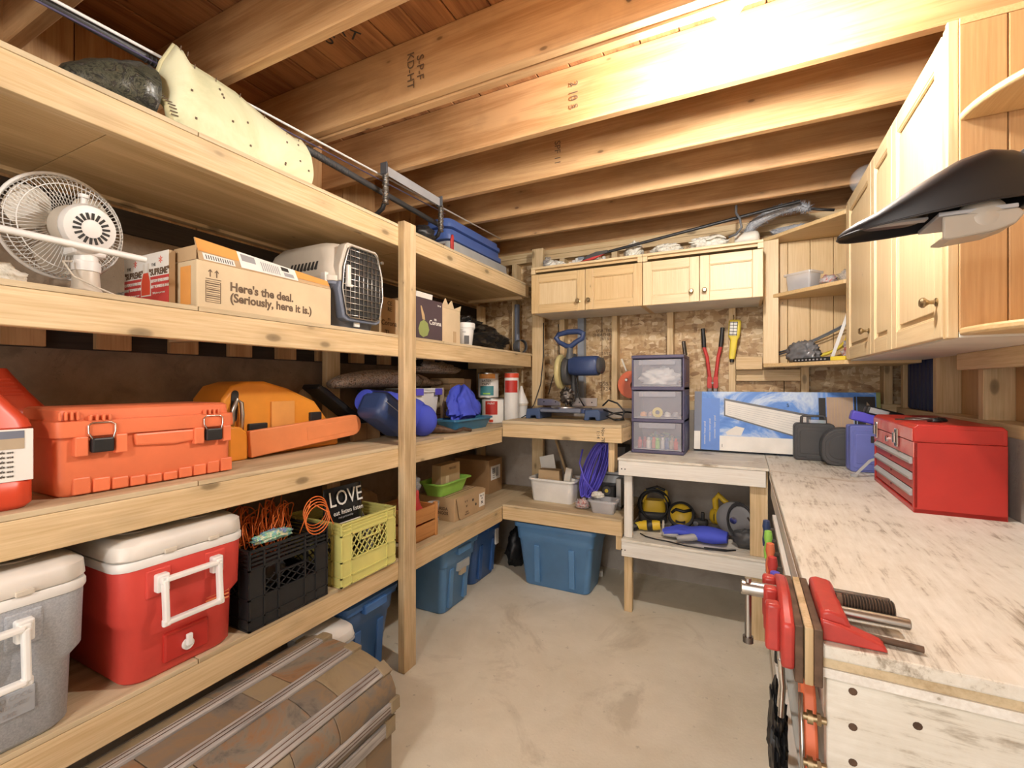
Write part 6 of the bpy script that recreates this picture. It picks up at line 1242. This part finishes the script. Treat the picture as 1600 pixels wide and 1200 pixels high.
# vise
t = thing('bench_vise', 'red woodworking vise clamped to the near corner of the workbench', 'vise', (.12, 1.04, .936), 0)
M_ = Tm((0, 0, 0), rz=-6)
mk(B().prism([(.0, .0), (.0, .046), (.012, .05), (.036, .046), (.044, .03), (.044, .0)], -.078, .088), 'rear_casting', 'vise', t, .005, smooth=35)
for s_ in (-1, 1):
    mk(B().prism([(.0, 0), (.0, .036), (.03, .032), (.088, .012), (.094, 0)], s_*.072-.014, s_*.072+.014), 'casting_arm', 'vise', t, .004, smooth=35)
    mk(B().prism([(.0, .032), (.028, .030), (.075, .016), (.075, .012), (.0, .02)], s_*.072-.005, s_*.072+.0145*s_+.002), 'arm_web', 'vise', t, .002)
mk(B().cyl((.036, .012, .034), (.122, .012, .034), .0155, n=18), 'screw', 'rust', t, smooth=60); b = B()
for k in range(17): b.at(Tm((.046+k*.0046, .012, .034), ry=90)).lathe([(.0155, -.0018), (.0178, 0), (.0155, .0018)], 16)
mk(b, 'screw_thread', 'darksteel', t, smooth=40)
for y_, x1 in ((.050, .125), (-.030, .135)): mk(B().cyl((.036, y_, .034), (x1, y_, .032), .0095, n=14), 'guide_rod', 'steel' if y_ < 0 else 'darksteel', t, .002, smooth=50)
mk(B().cyl((.06, -.052, .009), (.145, -.058, .0065), .0055, n=10), 'thin_rod', 'rust', t, smooth=60)
for x, m_ in ((-.035, 'rust'), (-.0205, 'postwood'), (-.0072, 'rust')): mk(B().box(x-.0065, x+.0065, -.115, .12, -.068, .030), 'jaw_pad', m_, t, .002)
mk(B().prism([(-.115, -.05), (-.12, .03), (-.08, .04), (-.05, .052), (.0, .055), (.05, .052), (.09, .04), (.12, .03), (.115, -.05)], -.062, -.041, 'yz'), 'front_jaw', 'vise', t, .006, smooth=35)
for y_ in (-.07, -.0, .06): mk(B().box(-.085, -.06, y_-.014, y_+.014, -.04, .045), 'jaw_rib', 'vise', t, .006, smooth=40)
mk(B().cyl((-.125, .012, .03), (-.06, .012, .03), .014, n=16), 'screw_end', 'steel', t, .002, smooth=50); mk(B().cyl((-.112, .012, -.07), (-.112, .012, .05), .0065, n=12), 'handle_bar', 'steel', t, smooth=50); mk(B().cyl((-.112, .012, -.08), (-.112, .012, -.068), .010, n=12), 'bar_end', 'darksteel', t, smooth=40)
# tools hanging on the bench front
t = thing('tool_rack', 'wooden strip holding hand tools along the bench front', 'rack', (.105, 1.75, .80)); mk(B().box(.006, .021, -.45, .55, -.01, .012), 'rack_strip', 'whitewoodY', t, .002)
for k, (y_, m_, lb) in enumerate(((1.42, 'red', 'red handled screwdriver nearest the vise in the bench rack'), (1.55, 'cordblue', 'blue handled screwdriver in the bench rack'), (1.68, 'shirtred', 'dark red handled screwdriver in the middle of the bench rack'), (1.82, 'orange', 'orange handled screwdriver in the bench rack'), (1.97, 'green', 'green handled screwdriver in the bench rack'), (2.12, 'navy', 'dark navy handled screwdriver at the far end of the bench rack'))):
    t = thing('screwdriver', lb, 'screwdriver', (.082, y_, .665), 0, 'screwdrivers hanging on the bench front')
    mk(B().lathe([(.006, .06), (.013, .063), (.015, .09), (.011, .12), (.015, .14), (.012, .165), (.004, .168)], 14), 'handle', m_, t, smooth=45); mk(B().cyl((0, 0, -.04), (0, 0, .06), .0035, n=8), 'shaft', 'steel', t, smooth=50); mk(B().box(-.002, .0285, -.005, .005, .128, .136), 'holder_clip', 'darksteel', t)
t = thing('red_clamp', 'red hand clamp hanging on the bench front behind the vise', 'clamp', (.105, 1.33, .66)); mk(B().prism([(-.06, .22), (.07, .19), (.05, .05), (.01, .02), (-.02, .12)], -.03, .004, 'yz'), 'clamp_jaw', 'red', t, .006, smooth=40); mk(B().tube([(-.02, -.02, .20), (-.03, -.06, .14), (-.03, -.05, .05)], .009, 8), 'clamp_grip', 'black', t, smooth=60)
tag(mk(B().blob((0, 0, 0), .02, .08, .11, .4, 4, 190, 36, 24, False), 'cable_cluster', 'black', smooth=60, loc=(.072, 1.27, .54)), 'black cables bunched below the red clamp', 'cable')
t = thing('spring_clamp', 'chrome pliers hanging below the vise', 'pliers', (.07, 1.12, .70)); mk(B().tube([(0, 0, .1), (.004, .01, .04), (0, .0, -.02)], .006, 8), 'handle', 'chrome', t, smooth=60); mk(B().tube([(0, .02, .1), (.004, .03, .04), (0, .035, -.02)], .006, 8), 'handle', 'chrome', t, smooth=60); mk(B().box(-.006, .01, -.0, .03, .09, .14), 'jaw', 'steel', t, .003)
t = thing('red_hand_saw', 'red curved tool hanging at the bench corner under the vise', 'tool', (.108, 1.03, .70)); mk(B().prism([(.03, .14), (-.02, .10), (-.05, .02), (-.06, -.08), (-.03, -.10), (.02, -.02), (.05, .10)], -.012, .012, 'yz'), 'curved_body', 'orange', t, .005, smooth=40); mk(B().tube([(-.014, -.03, .11), (-.014, -.06, .02), (-.014, -.065, -.08)], .004, 6), 'cable_edge', 'steel', t, smooth=180)
for z in (.80, .72): 
    t = thing('brass_fitting', 'brass fitting screwed to the bench corner, %s of two' % ('upper' if z > .75 else 'lower'), 'fitting', (.119, .95, z), 0, 'brass fittings on the bench corner'); mk(B().cyl((-.026, 0, 0), (.008, 0, 0), .006, n=12), 'pin', 'brass', t, smooth=50); mk(B().cyl((-.02, 0, 0), (-.012, 0, 0), .011, n=14), 'collar', 'brass', t, smooth=50); mk(B().cyl((-.006, 0, 0), (.0, 0, 0), .010, n=6), 'nut', 'brass', t)
t = thing('metal_bracket', 'dull grey sheet metal piece propped under the bench corner', 'metal', (.06, .87, .0)); mk(B().box(-.02, .03, -.05, .02, .0, .70), 'sheet_web', 'darksteel', t, .003); mk(B().box(-.021, .032, -.052, -.048, .0, .70), 'flange', 'gunmetal', t, .001)

# ================================================================ SWING-ARM LAMP
t = thing('swing_lamp', 'black swing-arm lamp with a tapering shade over the workbench', 'lamp', (.42, 1.15, 1.69), 0)
# sections along x from the arm end (0) to the tip (-.245): (x, half width, dome height, rim z)
sec = [(.02, .060, .082, .012), (.0, .066, .094, .010), (-.03, .072, .103, .008), (-.07, .074, .096, .004), (-.11, .072, .077, .0), (-.15, .066, .056, -.004), (-.19, .056, .032, -.008), (-.22, .044, .022, -.011), (-.240, .026, .012, -.013), (-.247, .010, .006, -.013)]
def srings(ins):
    out_ = []
    for x, w_, h_, z0 in sec:
        ww = max(.002, w_-ins); hh = max(.001, h_-ins); pts = []
        for k in range(17):
            a = PI*k/16; cx = math.copysign(abs(math.cos(a))**.55, math.cos(a)); pts.append((x+ins*.3, ww*cx, z0+hh*abs(math.sin(a))**.75))
        out_.append(pts)
    return out_
b = B(); b.loft(srings(0), False, False, False); b.loft(srings(.003), False, False, False)
ro, ri = srings(0), srings(.003)
for side in (0, 16): b.loft([[r_[side] for r_ in ro], [r_[side] for r_ in ri]], False, False, False)
b.add([p for p in ro[0]]+[(p[0], p[1], p[2]) for p in [(sec[0][0], sec[0][1], sec[0][3]), (sec[0][0], -sec[0][1], sec[0][3])]], [tuple(range(17))])
mk(b, 'shade', 'lampblack', t, smooth=50)
mk(B().tube([p for p in [(r_[0][0], r_[0][1], r_[0][2]) for r_ in ro]]+[(r_[16][0], r_[16][1], r_[16][2]) for r_ in reversed(ro)], .0018, 6), 'shade_rim', 'lampblack', t, smooth=180)
mk(B().loft([rrect(.09, .06, .025, .004, -.16, 0), rrect(.10, .07, .03, .012, -.155, 0)]), 'reflector', 'darksteel', t, smooth=50); mk(B().at(Tm((-.15, -.015, .0))).box(-.05, .04, -.010, .010, .0, .004), 'rating_label', 'grey', t)
mk(B().box(-.105, .0, -.060, .055, -.008, .0), 'hinge_plate', 'grey', t, .002, label='perforated metal strip')
b = B(); pl = [(-.10, 0), (.0, 0), (.008, -.010), (-.004, -.026), (-.03, -.035), (-.088, -.042), (-.1, -.040)]
mk(b.prism(pl, -.062, -.056), 'diffuser', 'frost', t, .003, smooth=35, loc=(0, 0, -.0085)); mk(B().prism([(-.1, -.04), (-.088, -.042), (-.03, -.035), (-.004, -.026), (.008, -.010), (.004, -.010), (-.006, -.023), (-.03, -.032), (-.088, -.039), (-.1, -.037)], -.056, .0), 'diffuser_lip', 'frost', t, loc=(0, 0, -.0085))
mk(B().at(Tm((-.042, -.045, -.012), rx=80)).lathe([(.034, -.008), (.035, .0), (.031, .010), (.018, .016), (.0, .018)], 24), 'bulb', 'frost', t, smooth=60)
mk(B().prism([(.02, .004), (.032, .004), (.030, .108), (.022, .108)], -.05, .05), 'end_plate', 'lampblack', t, .003)
for z in (.068, .048): mk(B().tube([(.03, .0, z), (.14, .02, z+.01), (.26, .05, z+.03), (.355, .10, z+.04)], .006, 8), 'arm_rod', 'lampblack', t, smooth=180)
mk(B().tube([(.03, .0, .0), (.06, .0, .01), (.10, .01, .02)], .003, 6), 'spring', 'steel', t, smooth=180)
mk(B().box(.345, .376, .07, .13, .06, .16), 'wall_mount', 'lampblack', t, .004)
